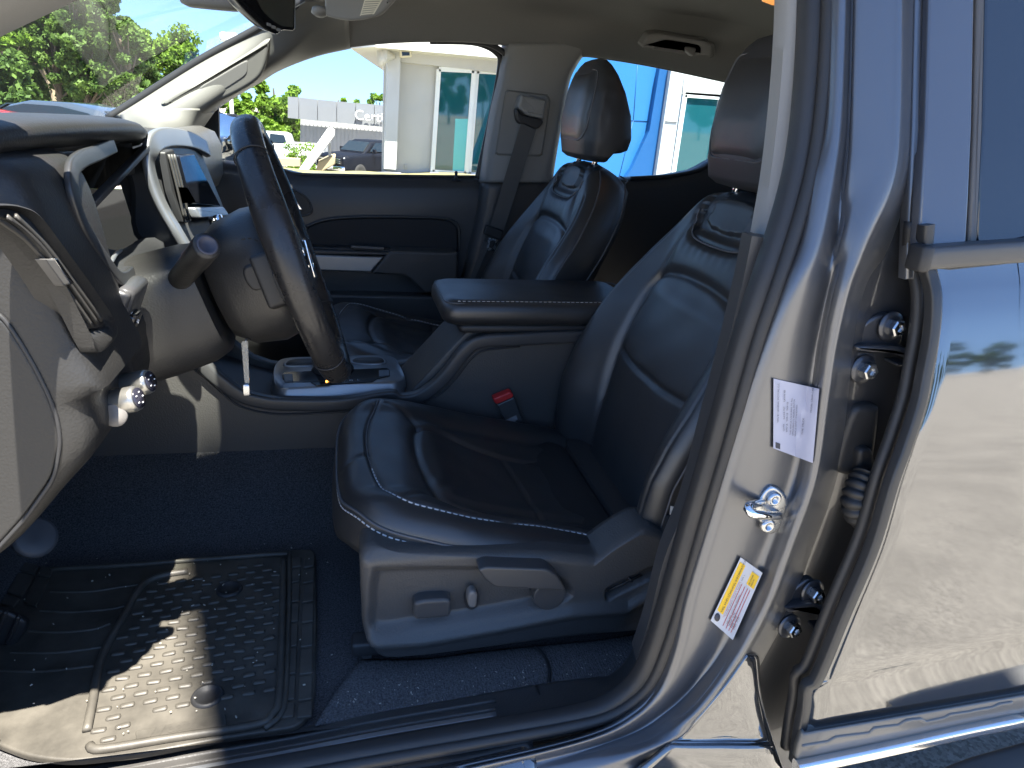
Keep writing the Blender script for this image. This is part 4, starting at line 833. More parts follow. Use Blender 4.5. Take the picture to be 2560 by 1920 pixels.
# ================================================================== steering column
AX = -WN; rings = []
for d, hu, hl, w in ((.122, .040, .080, .062), (.126, .052, .096, .078), (.15, .056, .104, .084), (.20, .058, .106, .088), (.25, .060, .104, .090), (.30, .060, .10, .092), (.38, .06, .09, .094)):
    c = WC+AX*d; t = np.linspace(0, 2*math.pi, 48, endpoint=False); s_, c_ = np.sin(t), np.cos(t)
    U = np.where(s_ > 0, hu, hl)*np.sign(s_)*np.abs(s_)**.62; Vv = w*np.sign(c_)*np.abs(c_)**.62; rings.append(c+np.outer(U, WU)+np.outer(Vv, WV))
COLM = mesh('steering_column', *loft(rings, True, True), PLASTC, TRUCK, True, 60, label='black steering column shroud')
# seam between the two shroud halves on the near flank
mesh('shroud_seam', *tube([pY(395, 742, .963), pY(440, 732, .963), pY(480, 718, .965)], .0012, 5), PLASTD, COLM)
# turn stalk with round cap
c0 = pY(438, 712, .985); c1 = pY(518, 613, .885); d = c1-c0; L = np.linalg.norm(d)
mesh('stalk_socket', *lathe(c0-d*.05, d, [(0, 0), (.030, 0), (.031, .010), (.026, .018), (0, .018)], 30), PLASTD, COLM)
mesh('turn_stalk', *lathe(c0, d, [(.014, 0), (.0150, L*.3), (.0155, L*.62), (.0162, L*.64), (.0164, L*.97), (.0150, L), (0, L)], 30), PLASTC, COLM)
mesh('stalk_cap', *lathe(c1, d, [(0, 0), (.0125, 0), (.012, .0012), (.009, .0012), (.0088, .0004), (0, .0004)], 30), mat('stalk_cap', (.07, .07, .09), .55), COLM)
w0 = pY(535, 605, 1.14); w1 = pY(612, 545, 1.23); d = w1-w0; L = np.linalg.norm(d)
mesh('wiper_stalk', *lathe(w0, d, [(.012, 0), (.013, L*.5), (.0135, L*.95), (.011, L), (0, L)], 24), PLASTD, COLM)
R_ = axes(d); text_mesh('stalk_print', 'OFF', PRINT, COLM, w0+d*.45+np.array([-.004, -.0135, .003]), np.array([.55, .1, .75])*1, np.array([-.75, 0, .55]), .010)
# clear hanging strip below the column (key tag)
kt = tag(empty('key_tag', pY(615, 985, .98), 'clear plastic strip dangling below the steering column', 'key tag'), kind='thing')
mesh('tag_strip', *slab(rpoly(TY(sub([(560, 1255), (607, 1245), (618, 1540), (622, 1625), (592, 1620), (580, 1500)], Z6), .98), .003), (0, .002, 0), .0005), glass('clear_plastic', (.82, .82, .80), 1.0, 1.5, .35), kt, True, 40)
mesh('tag_clip', *rbox(pY(*sub([(597, 1590)], Z6)[0], .978), (.010, .004, .018), .002), STEEL, kt)
mesh('tag_loop', *tube(crom([pY(*sub([(590, 1262)], Z6)[0], .981), pY(*sub([(600, 1235)], Z6)[0], .985), pY(*sub([(622, 1240)], Z6)[0], .99)], 10), .0015, 6), STEEL, kt)
# ================================================================== centre console
YC0 = 1.315
tp = [(440, 870), (500, 895), (545, 935), (603, 978), (653, 994), (707, 1000), (850, 1000), (975, 982), (1000, 992), (1040, 986), (1087, 955), (1123, 915), (1160, 868), (1200, 845), (1300, 838), (1490, 830), (1640, 826)]
P = TY(tp+[(1640, 1240), (1300, 1190), (1000, 1150), (740, 1150), (480, 1165), (250, 1185), (180, 1160), (250, 1000)], YC0)
CON = prism('centre_console', P, (0, .02, 0), PLAST, TRUCK, .004, label='black centre console with silver shifter plate')
mesh('console_rail', *sweep(crom(TY(tp, YC0-.001), 120), rpoly([(-.012, -.020), (.010, -.020), (.010, .006), (-.012, .006)], .006, 4), (0, 0, 1)), PLASTS, CON, True, 60)
mesh('console_groove', *tube(crom(TY([(460, 905), (520, 950), (590, 1010), (660, 1032), (750, 1035), (900, 1025), (1015, 1012), (1050, 1010), (1100, 985), (1140, 945), (1180, 895), (1215, 875), (1300, 866)], YC0-.0015), 80), .0022, 5), PLASTD, CON)
# body behind the side panel: floor of the valley and bin
def zs(x): return np.interp(x, [-.6, -.40, -.30, -.2, -.14, .11, .15, .19, .24, .30, .8], [1.10, 1.08, 1.02, .975, .955, .955, .97, 1.02, 1.085, 1.10, 1.10])
xs = np.linspace(-.6, .75, 80); V = []
for x in xs:
    for y in (1.325, 1.34, 1.42, 1.50, 1.515): V.append((x, y, zs(x)))
v, f = thick(V, gridf(80, 5), (0, 0, -.25)); mesh('console_body', v, f, PLASTD, CON, True, 50)
# far side panel
P = np.array(TY(tp+[(1640, 1240), (180, 1160), (250, 1000)], YC0)); P2 = P.copy(); P2[:, 1] = 1.515; mesh('console_far_panel', *slab(P2, (0, .02, 0), .004), PLAST, CON, True, 50)
# sloped cheek rising to the bin lid
prism('console_cheek', [(.115, 1.335, .965), (.115, 1.505, .965), (.245, 1.505, 1.115), (.245, 1.335, 1.115)], (.02, 0, -.02), PLAST, CON, .004)
# shifter plate
ZT = .990
def pz(pts, z=ZT): return [pZ(x, y, z) for x, y in sub(pts, Z6)]
PO = pz([(795, 1420), (830, 1378), (900, 1364), (1200, 1355), (1560, 1346), (1625, 1368), (1668, 1440), (1690, 1500), (1640, 1535), (1200, 1556), (850, 1575), (795, 1550), (785, 1480)])
plo = rpoly(PO, .012, 5)
low_ = plo.copy(); c_ = plo.mean(0); low_ = c_+(plo-c_)*np.array([1.05, 1.09, 1]); low_[:, 2] -= .028
mid_ = c_+(plo-c_)*np.array([1.015, 1.025, 1]); mid_[:, 2] -= .004
v, f = loft([low_, mid_, plo], True, True); mesh('shifter_plate', v, f, SILVER, CON, True, 60)
def ring_cup(pts, name):
    O = crom(np.array(pz(pts, ZT+.001)), 40, True); c = O.mean(0); I = c+(O-c)*.86; D = I.copy(); D[:, 2] -= .05
    mesh(name, *loft([O+np.array([0, 0, -.002]), O+np.array([0, 0, .0016]), I+np.array([0, 0, .001])], True, False), SILVER, CON); mesh('cup_well', *slab(I+np.array([0, 0, .0012]), (0, 0, -.001), 0), PLASTD, CON)
ring_cup([(858, 1425), (870, 1392), (930, 1376), (1060, 1372), (1130, 1385), (1110, 1415), (1000, 1425)], 'cup_holder')
ring_cup([(1318, 1400), (1335, 1372), (1420, 1364), (1530, 1366), (1565, 1390), (1550, 1408), (1440, 1412)], 'cup_holder')
prism('shift_gate', rpoly(pz([(846, 1478), (862, 1464), (1570, 1436), (1588, 1450), (1590, 1490), (1500, 1508), (1000, 1532), (870, 1530), (848, 1510)], ZT+.0022), .004), (0, 0, -.003), GLOSS, CON, .001)
for q in ([(850, 1480), (915, 1476), (920, 1525), (860, 1527)], [(1512, 1452), (1585, 1448), (1587, 1486), (1515, 1494)]): prism('gate_pad', rpoly(pz(q, ZT+.004), .003), (0, 0, -.003), mat('gate_pad', (.08, .09, .10), .4), CON, .001)
prism('shift_indicator', rpoly(pz([(1040, 1532), (1500, 1508), (1470, 1528), (1080, 1556)], ZT+.0026), .002), (0, 0, -.003), GLOSS, CON, .0005)
ux = np.array([1, 0, 0]); uy = np.array([0, 1.0, 0])
for ch, x, y in (('R', 1212, 1528), ('N', 1266, 1525), ('D', 1318, 1522), ('L', 1372, 1518)): text_mesh('shift_letter', ch, PRINT, CON, pZ(*sub([(x-10, y+6)], Z6)[0], ZT+.003), ux, uy, .010)
text_mesh('shift_letter', 'P', mat('lit_amber', (.9, .35, .05), .5, emit=((1, .30, .04), 3.0)), CON, pZ(*sub([(1145, 1537)], Z6)[0], ZT+.003), ux, uy, .013, bold=.0006)
b0 = pZ(830, 925, ZT); mesh('shifter_boot', *lathe(b0, (-.1, 0, 1), [(.045, 0), (.036, .012), (.024, .03), (.018, .05), (.014, .07), (0, .07)], 20), LEATHER2, CON)
mesh('shift_lever', *lathe(b0+np.array([-.008, 0, .06]), (-.12, -.05, 1), [(.009, 0), (.012, .04), (.020, .055), (.024, .08), (.020, .105), (0, .112)], 24), PLASTS, CON)
# armrest lid
v, f = rbox((.385, 1.415, 1.1435), (.41, .225, .052), .022, None, 6); LID = mesh('armrest_lid', v, f, LEATHER, CON)
rim = rpoly([(.187, 1.312), (.60, 1.312), (.60, 1.518), (.187, 1.518)], .03, 8); R3 = np.c_[rim, np.full(len(rim), 1.1635)]
mesh('lid_piping', *tube(R3, .0018, 6, (0, 0, 1), True), PIPING, CON)
o = stitches(np.array([(.21, 1.316, 1.1672), (.40, 1.316, 1.1672), (.58, 1.316, 1.1672)]), .0055, .004, .0009).build('lid_stitching', THREAD, CON); o['kind'] = 'stuff'
mesh('lid_base', *rbox((.40, 1.415, 1.112), (.37, .20, .018), .006), PLASTD, CON)
# seat-belt buckle by the driver cushion
BU = prism('belt_buckle', rpoly(TY(sub([(1085, 275), (1195, 225), (1255, 385), (1160, 430)], W8), 1.288), .004), (0, .022, 0), PLASTS, TRUCK, .004, label='seat-belt buckle with red button beside the driver cushion')
prism('buckle_button', rpoly(TY(sub([(1066, 238), (1172, 195), (1190, 212), (1186, 232), (1090, 275), (1072, 262)], W8), 1.286), .003), (0, .020, 0), RED, BU, .003)
prism('buckle_label', rpoly(TY(sub([(1138, 372), (1205, 340), (1215, 365), (1165, 408)], W8), 1.2872), .001), (0, .001, 0), mat('label_grey', (.25, .25, .26), .5), BU, 0)
prism('buckle_stalk', rpoly(TY(sub([(1170, 425), (1245, 390), (1290, 470), (1230, 500)], W8), 1.29), .003), (0, .012, 0), PLASTD, BU, .002)
# ================================================================== floor, tunnel carpet, pedals, sill
FZ = .752
rows = []
for x in np.linspace(-.85, .75, 60):
    k = np.interp(x, [-.85, -.6, -.5, .75], [.30, .08, 0, 0]); lip = .0
    rows.append([(x, .705, FZ+k+.02), (x, .73, FZ+k), (x, .80, FZ+k), (x, .95, FZ+k), (x, 1.10, FZ+k), (x, 1.16, FZ+k+.004), (x, 1.21, FZ+k+.03), (x, 1.26, FZ+k*.6+.075), (x, 1.30, FZ+k*.4+.105), (x, 1.33, FZ+.125)])
v, f = net([[np.array(p) for p in r] for r in rows], 60, 50); FLOOR = mesh('floor_carpet', v, f, CARPET, TRUCK, label='charcoal carpet in the driver footwell')
# ribbed strip of carpet between seat and sill
P = [pZ(x, y, FZ+.006) for x, y in sub([(560, 905), (1000, 900), (1400, 850), (1900, 800), (2212, 770), (2500, 720)], W4)]; Q = [pZ(x, y, FZ+.010) for x, y in sub([(240, 1360), (800, 1255), (1250, 1180), (1770, 1095), (2212, 1030), (2500, 970)], W4)]
rr = [[p, p*.67+q*.33+np.array([0, 0, .004]), p*.33+q*.67+np.array([0, 0, .004]), q] for p, q in zip(crom(P, 40), crom(Q, 40))]; v, f = net(rr, 60, 16); v, f = thick(v, f, (0, 0, -.004)); mesh('side_carpet', v, f, CARPETR, FLOOR)
mesh('carpet_seam', *tube(crom([pZ(x, y, FZ+.015) for x, y in sub([(1760, 815), (1830, 890), (1862, 980), (1858, 1075)], W4)], 20), .0025, 6), PLASTD, FLOOR)
# toe board and bulkhead in the dark
prism('toe_board', [(-.62, .70, .80), (-.62, 2.1, .80), (-.85, 2.1, 1.15), (-.85, .70, 1.15)], (-.02, 0, -.01), CARPET, TRUCK, 0)
prism('bulkhead', [(-.86, .6, .7), (-.86, 2.2, .7), (-.86, 2.2, 1.32), (-.86, .6, 1.32)], (-.02, 0, 0), PLASTD, TRUCK, 0)
prism('floor_pan', [(-.9, .69, .70), (1.9, .69, .70), (1.9, 2.2, .70), (-.9, 2.2, .70)], (0, 0, -.03), PLASTD, TRUCK, 0)
prism('kick_panel', [(-.85, .69, .75), (-.44, .69, .75), (-.42, .69, 1.0), (-.50, .69, 1.35), (-.85, .69, 1.35)], (0, -.03, 0), PLAST, TRUCK, .01)
# pedals
PB = prism('brake_pedal', rpoly(TY(sub([(-120, 560), (0, 555), (100, 590), (185, 640), (178, 690), (85, 850), (0, 815), (-140, 760)], W2), .93), .01), (-.01, .03, -.02), PLASTD, TRUCK, .008, 5, label='rubber brake pedal at the edge of the footwell')
for q in ([(20, 580), (50, 590), (-20, 790), (-60, 780)], [(110, 610), (140, 625), (60, 815), (30, 805)]): prism('pedal_rib', rpoly(TY(sub(q, W2), .926), .003), (0, .006, 0), RUBBER, PB, .002)
mesh('pedal_arm', *tube([pY(-20, 1560, .94), pY(-40, 1350, 1.0), pY(-40, 1200, 1.05)], .008, 8), PLASTD, PB)
mesh('dead_pedal_plug', *lathe(pY(85, 1345, 1.02), (.5, -.5, .5), [(0, 0), (.030, 0), (.030, .006), (.024, .01), (0, .008)], 28), mat('plug_grey', (.06, .07, .085), .5), TRUCK)
# door sill trim with its metal scuff strip
inn = sub([(-2200, 1790), (-1400, 1660), (-700, 1530), (100, 1390), (600, 1290), (1200, 1190), (1770, 1090), (2212, 1030)], W4)+sub([(520, 1125), (600, 1055), (660, 960)], W5)
out = sub([(-2200, 2080), (-1400, 1950), (-700, 1810), (100, 1665), (600, 1575), (1200, 1472), (1860, 1362), (2212, 1290)], W4)+sub([(560, 1300), (690, 1180), (780, 1020)], W5)
I = crom(np.array([np.array(p) for p in inn]), 70); O = crom(np.array(out), 70); rows = []
for p, q in zip(I, O):
    r = []
    for t, Yv in ((-.03, .742), (0, .730), (.08, .722), (.22, .708), (.40, .688), (.60, .664), (.80, .642), (.95, .630), (1.06, .622)): r.append(pY(p[0]*(1-t)+q[0]*t, p[1]*(1-t)+q[1]*t, Yv))
    rows.append(r)
v, f = net(rows, 90, 40); v, f = thick(v, f, (0, .004, -.012)); SILL = mesh('door_sill', v, f, PLAST, TRUCK, True, 60, label='black door sill trim with thin bright strip')
s0 = sub([(-1600, 1890), (-700, 1690), (0, 1565), (700, 1425), (1490, 1290)], W4); s1 = [pY(x, y, Yv) for (x, y), Yv in zip(s0, (.672, .672, .672, .673, .675))]
mesh('scuff_strip', *sweep(crom(np.array(s1)+np.array([0, -.004, .004]), 50), rpoly([(-.0035, -.002), (.0035, -.002), (.0035, .002), (-.0035, .002)], .001), (0, 0, 1)), SILVER, SILL)
for dy, Yv in ((-38, .690), (36, .662), (-95, .71)):
    s2 = [pY(x, y+dy*.36, Yv) for x, y in s0]; mesh('sill_rib', *tube(crom(np.array(s2)+np.array([0, -.002, .002]), 40), .0035, 6), PLAST, SILL)
g = [pY(x, y, Yv) for (x, y), Yv in zip(sub([(1772, 1092), (1800, 1180), (1830, 1270), (1862, 1366)], W4), (.727, .70, .665, .628))]; mesh('sill_gap', *tube(crom(np.array(g)+np.array([0, -.0012, .001]), 16), .0016, 5), PLASTD, SILL)
# pale grit on the carpet and the mat
g = MB()
for _ in range(170):
    x = RNG.uniform(-.5, .42); y = RNG.uniform(.735, 1.14)
    if x > -.02 and y > .80: y = RNG.uniform(.735, .79)
    s_ = RNG.uniform(.0008, .0019); z = FZ+(.0165 if x < -.06 else .0125 if y < .79 else .004); v, f = box((x, y, z), (s_*RNG.uniform(1, 2.2), s_, s_*.6), axes(RNG.normal(size=3))); g.add(v, f)
gr = g.build('grit', mat('grit_pale', (.5, .47, .4), .9), None, False); tag(gr, 'pale specks of grit scattered on the carpet and mat', 'grit', None, 'stuff')
# ================================================================== floor mat: its own thing, lying on the carpet
MATO = empty('floor_mat', (-.3, .93, FZ), 'dusty moulded rubber mat in the driver footwell', 'floor mat'); MZ = FZ+.012
def pm(pts, z=MZ): return np.array([pZ(x, y, z) for x, y in sub(pts, W2)])
OUT = pm([(2180, 140), (2190, 600), (2180, 1130), (2150, 1270), (2060, 1370), (1880, 1400), (1500, 1460), (1000, 1555), (500, 1610), (200, 1578), (-300, 1380), (-900, 1300), (-900, 300), (-200, 260), (400, 265), (1200, 212), (1950, 155)])
OUT[:, 1] = np.clip(OUT[:, 1], .700, 1.17)
v, f = slab(rpoly(OUT, .02, 5), (0, 0, -.008), .003); mesh('mat_base', v, f, MATRUB, MATO, True, 50)
# raised rim of the tray
TR = pm([(1960, 225), (1950, 700), (1930, 1180), (1880, 1290), (1780, 1360), (1200, 1450), (700, 1530), (620, 1500), (600, 1400), (640, 1200), (700, 900), (850, 620), (980, 400), (1120, 330), (1300, 300)], MZ+.003)
mesh('tray_rim', *tube(crom(TR[:8], 90), .0055, 8), MATRUB, MATO)
mesh('tray_rim', *tube(crom(TR[8:], 50), .0055, 8), MATRUB, MATO)
mesh('rim_ridge', *tube(crom(pm([(350, 285), (900, 255), (1500, 210), (1960, 180), (2000, 215), (1995, 700), (1970, 1190), (1925, 1310), (1830, 1385)], MZ+.003), 90), .004, 8), MATRUB, MATO)
# tread blocks on the heel area
blk = None; k = 0
poly = np.array([(p[0], p[1]) for p in crom(TR, 80, True)]); cc = poly.mean(0); poly = cc+(poly-cc)*.93
plugs = [pm([(1585, 425)])[0], pm([(1435, 1165)])[0]]
e1 = pm([(1000, 1110), (1100, 1100)]); rowd = np.array([.98, .10]); colv = np.array([-.10, .98])
for i in range(-30, 30):
    for j in range(-30, 30):
        q = np.array([-.25, .88])+rowd*(i*.027+(.0135 if j % 2 else 0))+colv*j*.0175
        if not inpoly(np.array([q[0]]), np.array([q[1]]), poly)[0]: continue
        if min(np.hypot(*(q-p[:2])) for p in plugs) < .024: continue
        if q[1] < .775 and q[0] > -.27: continue
        if blk is None:
            v, f = rbox((0, 0, 0), (.0175, .0085, .004), .0018, None, 2); blk = mesh('tread_block', v, f, MATRUB, MATO, True, 50).data; bpy.data.objects.remove(bpy.data.objects['tread_block'])
        o = bpy.data.objects.new('tread_block', blk); o.location = (q[0], q[1], MZ+.001); o.rotation_euler = (RNG.normal(0, .03), RNG.normal(0, .05), .10+RNG.normal(0, .02)); COL.objects.link(o); o.parent = MATO; o.matrix_parent_inverse = MATO.matrix_world.inverted()
for p in plugs: mesh('anchor_plug', *lathe(p+np.array([0, 0, -.002]), (0, 0, 1), [(0, .003), (.0145, .003), (.0155, .006), (.0185, .006), (.0205, .003), (.0215, 0), (0, 0)], 30), PLASTD, MATO)
# ladder of raised pads along the right border and on the left flap
def pads(cols, ys):
    for (xa, xb) in cols:
        for (y0, y1) in zip(ys[:-1], ys[1:]):
            g = 9; q = pm([(np.interp(y0, [160, 1350], xa)+g, y0+g), (np.interp(y0, [160, 1350], xb)-g, y0+g-14), (np.interp(y1, [160, 1350], xb)-g, y1-g-14), (np.interp(y1, [160, 1350], xa)+g, y1-g)], MZ+.0035)
            prism('border_pad', rpoly(q, .003, 3), (0, 0, -.004), MATRUB, MATO, .0015, 3)
pads([((2010, 1930), (2095, 2040)), ((2095, 2040), (2185, 2165))], [200, 280, 385, 520, 660, 830, 1020, 1200, 1320])
for q in ([(20, 300), (110, 305), (30, 430), (-60, 420)], [(125, 305), (235, 330), (150, 470), (45, 440)], [(150, 225), (265, 255), (240, 315), (130, 290)], [(275, 260), (370, 270), (345, 335), (255, 325)], [(250, 340), (340, 345), (250, 540), (160, 510)], [(40, 455), (140, 485), (90, 540), (0, 520)], [(-80, 440), (20, 450), (-20, 530), (-110, 515)]): prism('border_pad', rpoly(pm(q, MZ+.0035), .003, 3), (0, 0, -.004), MATRUB, MATO, .0015, 3)
for q in ([(350, 440), (600, 440), (850, 405), (960, 390)], [(280, 570), (500, 580), (760, 560), (870, 535)], [(200, 710), (400, 720), (640, 700), (760, 660)], [(80, 860), (400, 860), (720, 820)], [(0, 985), (300, 990), (650, 950)]): mesh('mat_wave', *sweep(crom(pm(q, MZ), 30), np.array([(-.004, -.001), (0, .0025), (.004, -.001)]), (0, 0, 1), caps=False), MATRUB, MATO)
q = pm([(935, 1400), (1560, 1280), (1570, 1380), (945, 1495)], MZ+.0022); mesh('name_plate', *slab(rpoly(q, .003, 3), (0, 0, -.003), .001), MATRUB, MATO, True, 50)
tx_ = q[1]-q[0]; tx_ /= np.linalg.norm(tx_); ty_ = np.cross((0, 0, 1), tx_); text_mesh('name_lettering', 'WeatherTech', MATRUB, MATO, q[3]+tx_*.008+ty_*.008, tx_, ty_, .022, .0006)
# ================================================================== near B-pillar, seal, hinges, closed rear door
def tum(y): return .055*np.clip((680-y)/680, 0, 1.3)           # the pillar leans in towards the roof
# rubber seal round the door opening
sc_ = [(-500, 2130, .63), (300, 2000, .63), (900, 1890, .628), (1200, 1838, .626), (1400, 1803, .625), (1500, 1778, .624), (1565, 1740, .623), (1612, 1690, .622), (1650, 1600, .622), (1690, 1470, .622), (1735, 1310, .622), (1780, 1160, .622), (1820, 1020, .622), (1868, 850, .625), (1912, 720, .628), (1955, 590, .632), (1992, 460, .637), (2014, 340, .642), (2028, 200, .647), (2036, 60, .652), (2040, -120, .66)]
SEALP = crom([pY(x, y, Y+tum(y)*.8) for x, y, Y in sc_], 160)
SEAL = mesh('door_seal', *sweep(SEALP, rpoly([(-.016, -.013), (.016, -.013), (.016, .013), (-.016, .013)], .011, 5), (0, 1, 0)), RUBBER, TRUCK, label='black rubber seal round the open door frame')
mesh('seal_lip', *tube(SEALP+np.array([.004, -.014, .004]), .0075, 8), RUBBER, SEAL)
# pale trim edge inside the seal, top of the pillar
L_ = [pY(x, y, .672+tum(y)*.8) for x, y in sub([(560, -150), (565, 0), (545, 400), (505, 850), (455, 1250), (388, 1632)], Z4)]; R_2 = [pY(x, y, .662+tum(y)*.8) for x, y in sub([(680, -150), (675, 0), (668, 400), (650, 800), (590, 1200), (482, 1648)], Z4)]
band('pillar_trim', L_, R_2, (.006, .03, 0), BEIGE, TRUCK, 30, 4, .002, 'pale trim edge of the near door pillar')
band('pillar_inner_trim', [p+np.array([.012, .012, 0]) for p in L_], [p+np.array([.10, .06, 0]) for p in L_], (.01, 0, 0), BEIGE, TRUCK, 20, 4)
L_ = TY([(1880, 590), (1858, 700), (1815, 880), (1762, 1080), (1715, 1260), (1660, 1400), (1620, 1560), (1590, 1650)], .655); R_2 = TY([(1960, 600), (1925, 710), (1880, 850), (1825, 1030), (1770, 1220), (1715, 1400), (1675, 1550), (1640, 1660)], .648)
band('lower_pillar_trim', L_, R_2, (.006, .03, 0), PLASTS, TRUCK, 40, 4, .002)
# painted jamb: net across the pillar
J = [  # y0, then (x, y, Y) across: seal edge, ridge, valley, flat start, flat end, flange turn, recess
    (-160, [(2060, .640), (2084, .622), (2112, .612), (2132, .622), (2146, .612), (2244, .596), (2262, .606), (2290, .650)]),
    (0, [(2052, .638), (2080, .620), (2110, .610), (2130, .620), (2144, .610), (2244, .594), (2262, .604), (2288, .648)]),
    (300, [(2040, .632), (2068, .614), (2098, .604), (2122, .615), (2136, .605), (2238, .588), (2257, .598), (2284, .642)]),
    (450, [(2012, .628), (2040, .610), (2078, .601), (2108, .613), (2126, .602), (2220, .586), (2242, .596), (2275, .640)]),
    (600, [(1984, .624), (2012, .607), (2048, .600), (2092, .613), (2108, .600), (2160, .588), (2186, .600), (2230, .640)]),
    (708, [(1945, .620), (1974, .604), (2008, .599), (2072, .613), (2094, .598), (2124, .590), (2142, .604), (2180, .638)]),
    (853, [(1893, .617), (1922, .601), (1962, .598), (2040, .611), (2062, .596), (2090, .588), (2106, .602), (2145, .636)]),
    (998, [(1845, .614), (1876, .599), (1922, .597), (2015, .608), (2042, .593), (2068, .585), (2084, .600), (2125, .634)]),
    (1200, [(1788, .611), (1818, .597), (1866, .596), (1970, .604), (2006, .590), (2037, .580), (2052, .596), (2090, .632)]),
    (1374, [(1735, .609), (1766, .595), (1812, .595), (1905, .602), (1944, .588), (1976, .577), (1990, .594), (2030, .630)]),
    (1500, [(1698, .608), (1728, .594), (1770, .594), (1850, .600), (1895, .586), (1928, .574), (1944, .591), (1985, .628)]),
    (1620, [(1668, .608), (1700, .592), (1738, .592), (1795, .598), (1830, .584), (1866, .571), (1884, .588), (1925, .625)]),
    (1712, [(1628, .608), (1662, .591), (1690, .590), (1735, .596), (1765, .582), (1802, .568), (1822, .585), (1870, .622)]),
    (1790, [(1560, .608), (1585, .590), (1612, .588), (1650, .593), (1690, .580), (1738, .565), (1758, .580), (1810, .618)]),
    (1850, [(1430, .608), (1460, .588), (1490, .586), (1540, .590), (1600, .578), (1680, .562), (1702, .576), (1760, .614)]),
    (1930, [(1080, .608), (1120, .588), (1160, .585), (1240, .588), (1380, .576), (1590, .560), (1615, .572), (1690, .610)])]
rows = [[pY(x, y0, Y+tum(y0)) for x, Y in r] for y0, r in J]
v, f = net(rows, 120, 64); v, f = thick(v, f, (0, .006, 0)); JAMB = mesh('door_jamb', v, f, PAINTD, TRUCK, True, None, 'painted grey door pillar with stickers and latch striker')
# sill paint continuing forward under the seal
L_ = [pY(x, y, Y) for x, y, Y in ((-400, 2160, .610), (300, 2035, .610), (700, 1965, .610), (1000, 1915, .609), (1160, 1888, .608), (1330, 1850, .607))]; R_2 = [p+np.array([0, -.045, -.06]) for p in L_]
rr = [[p+np.array([0, .01, .004]), p, p*.6+q*.4+np.array([0, -.010, .012]), q, q+np.array([0, .01, -.08])] for p, q in zip(crom(L_, 40), crom(R_2, 40))]; v, f = net(rr, 40, 24); v, f = thick(v, f, (0, .006, 0)); mesh('rocker_panel', v, f, PAINT, TRUCK)
# dark hinge recess
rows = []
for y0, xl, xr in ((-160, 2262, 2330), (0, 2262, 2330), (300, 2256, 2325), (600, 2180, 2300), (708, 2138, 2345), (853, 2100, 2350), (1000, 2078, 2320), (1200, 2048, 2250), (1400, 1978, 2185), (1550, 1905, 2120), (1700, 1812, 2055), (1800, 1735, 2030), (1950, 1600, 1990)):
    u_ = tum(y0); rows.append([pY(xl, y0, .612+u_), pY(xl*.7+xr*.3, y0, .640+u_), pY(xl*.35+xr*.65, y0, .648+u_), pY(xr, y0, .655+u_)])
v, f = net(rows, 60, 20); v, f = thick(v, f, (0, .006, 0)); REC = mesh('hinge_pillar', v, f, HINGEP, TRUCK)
# sandy lower panel (outer sill behind the flange)
rows = []
for y0, a in ((1640, [(1868, .576), (1880, .580), (1892, .586), (1898, .60)]), (1720, [(1810, .572), (1850, .574), (1895, .580), (1905, .60)]), (1790, [(1748, .570), (1820, .571), (1905, .576), (1918, .60)]), (1850, [(1690, .566), (1800, .568), (1920, .572), (1935, .60)]), (1872, [(1668, .556), (1800, .558), (1925, .562), (1945, .60)]), (1960, [(1560, .552), (1800, .554), (1950, .558), (1975, .60)])): rows.append([pY(x, y0, Y) for x, Y in a])
v, f = net(rows, 40, 24); v, f = thick(v, f, (0, .006, 0)); mesh('outer_sill', v, f, PAINT, TRUCK)
# ---- striker
jy = .601
def jY(px, py):
    ys_ = [r[0] for r in J]; k = min(max(np.searchsorted(ys_, py)-1, 0), len(J)-2); t = (py-ys_[k])/(ys_[k+1]-ys_[k]); a = J[k][1]; b = J[k+1][1]
    xs_ = [p[0]*(1-t)+q[0]*t for p, q in zip(a, b)]; Yv = [p[1]*(1-t)+q[1]*t for p, q in zip(a, b)]; return float(np.interp(px, xs_, Yv))+tum(py)
def onj(px, py, lift): return pY(px, py, jY(px, py)-lift)
P = crom(TY(sub([(1455, 38), (1520, 75), (1545, 130), (1530, 200), (1490, 290), (1440, 315), (1390, 260), (1360, 170), (1400, 80)], W5), jy-.004), 50, True)
ST = mesh('latch_striker', *slab(P, (.004, .012, 0), .003), STEEL, TRUCK, True, 50, 'chrome latch striker on the painted pillar')
for q in ((1458, 105), (1422, 258)): mesh('striker_screw', *lathe(pY(*sub([q], W5)[0], jy-.004), (0, -1, 0), [(0, -.001), (.0085, -.001), (.0085, .003), (.0065, .005), (.004, .005), (.0035, .003), (0, .003)], 18), STEEL, ST)
lp = crom([pY(*sub([(1395, 130)], W5)[0], jy-.004), pY(*sub([(1330, 145)], W5)[0], jy-.032), pY(*sub([(1312, 165)], W5)[0], jy-.038), pY(*sub([(1340, 195)], W5)[0], jy-.040), pY(*sub([(1420, 205)], W5)[0], jy-.030), pY(*sub([(1490, 205)], W5)[0], jy-.006)], 40)
mesh('striker_loop', *tube(lp, .0048, 12), CHROME, ST)
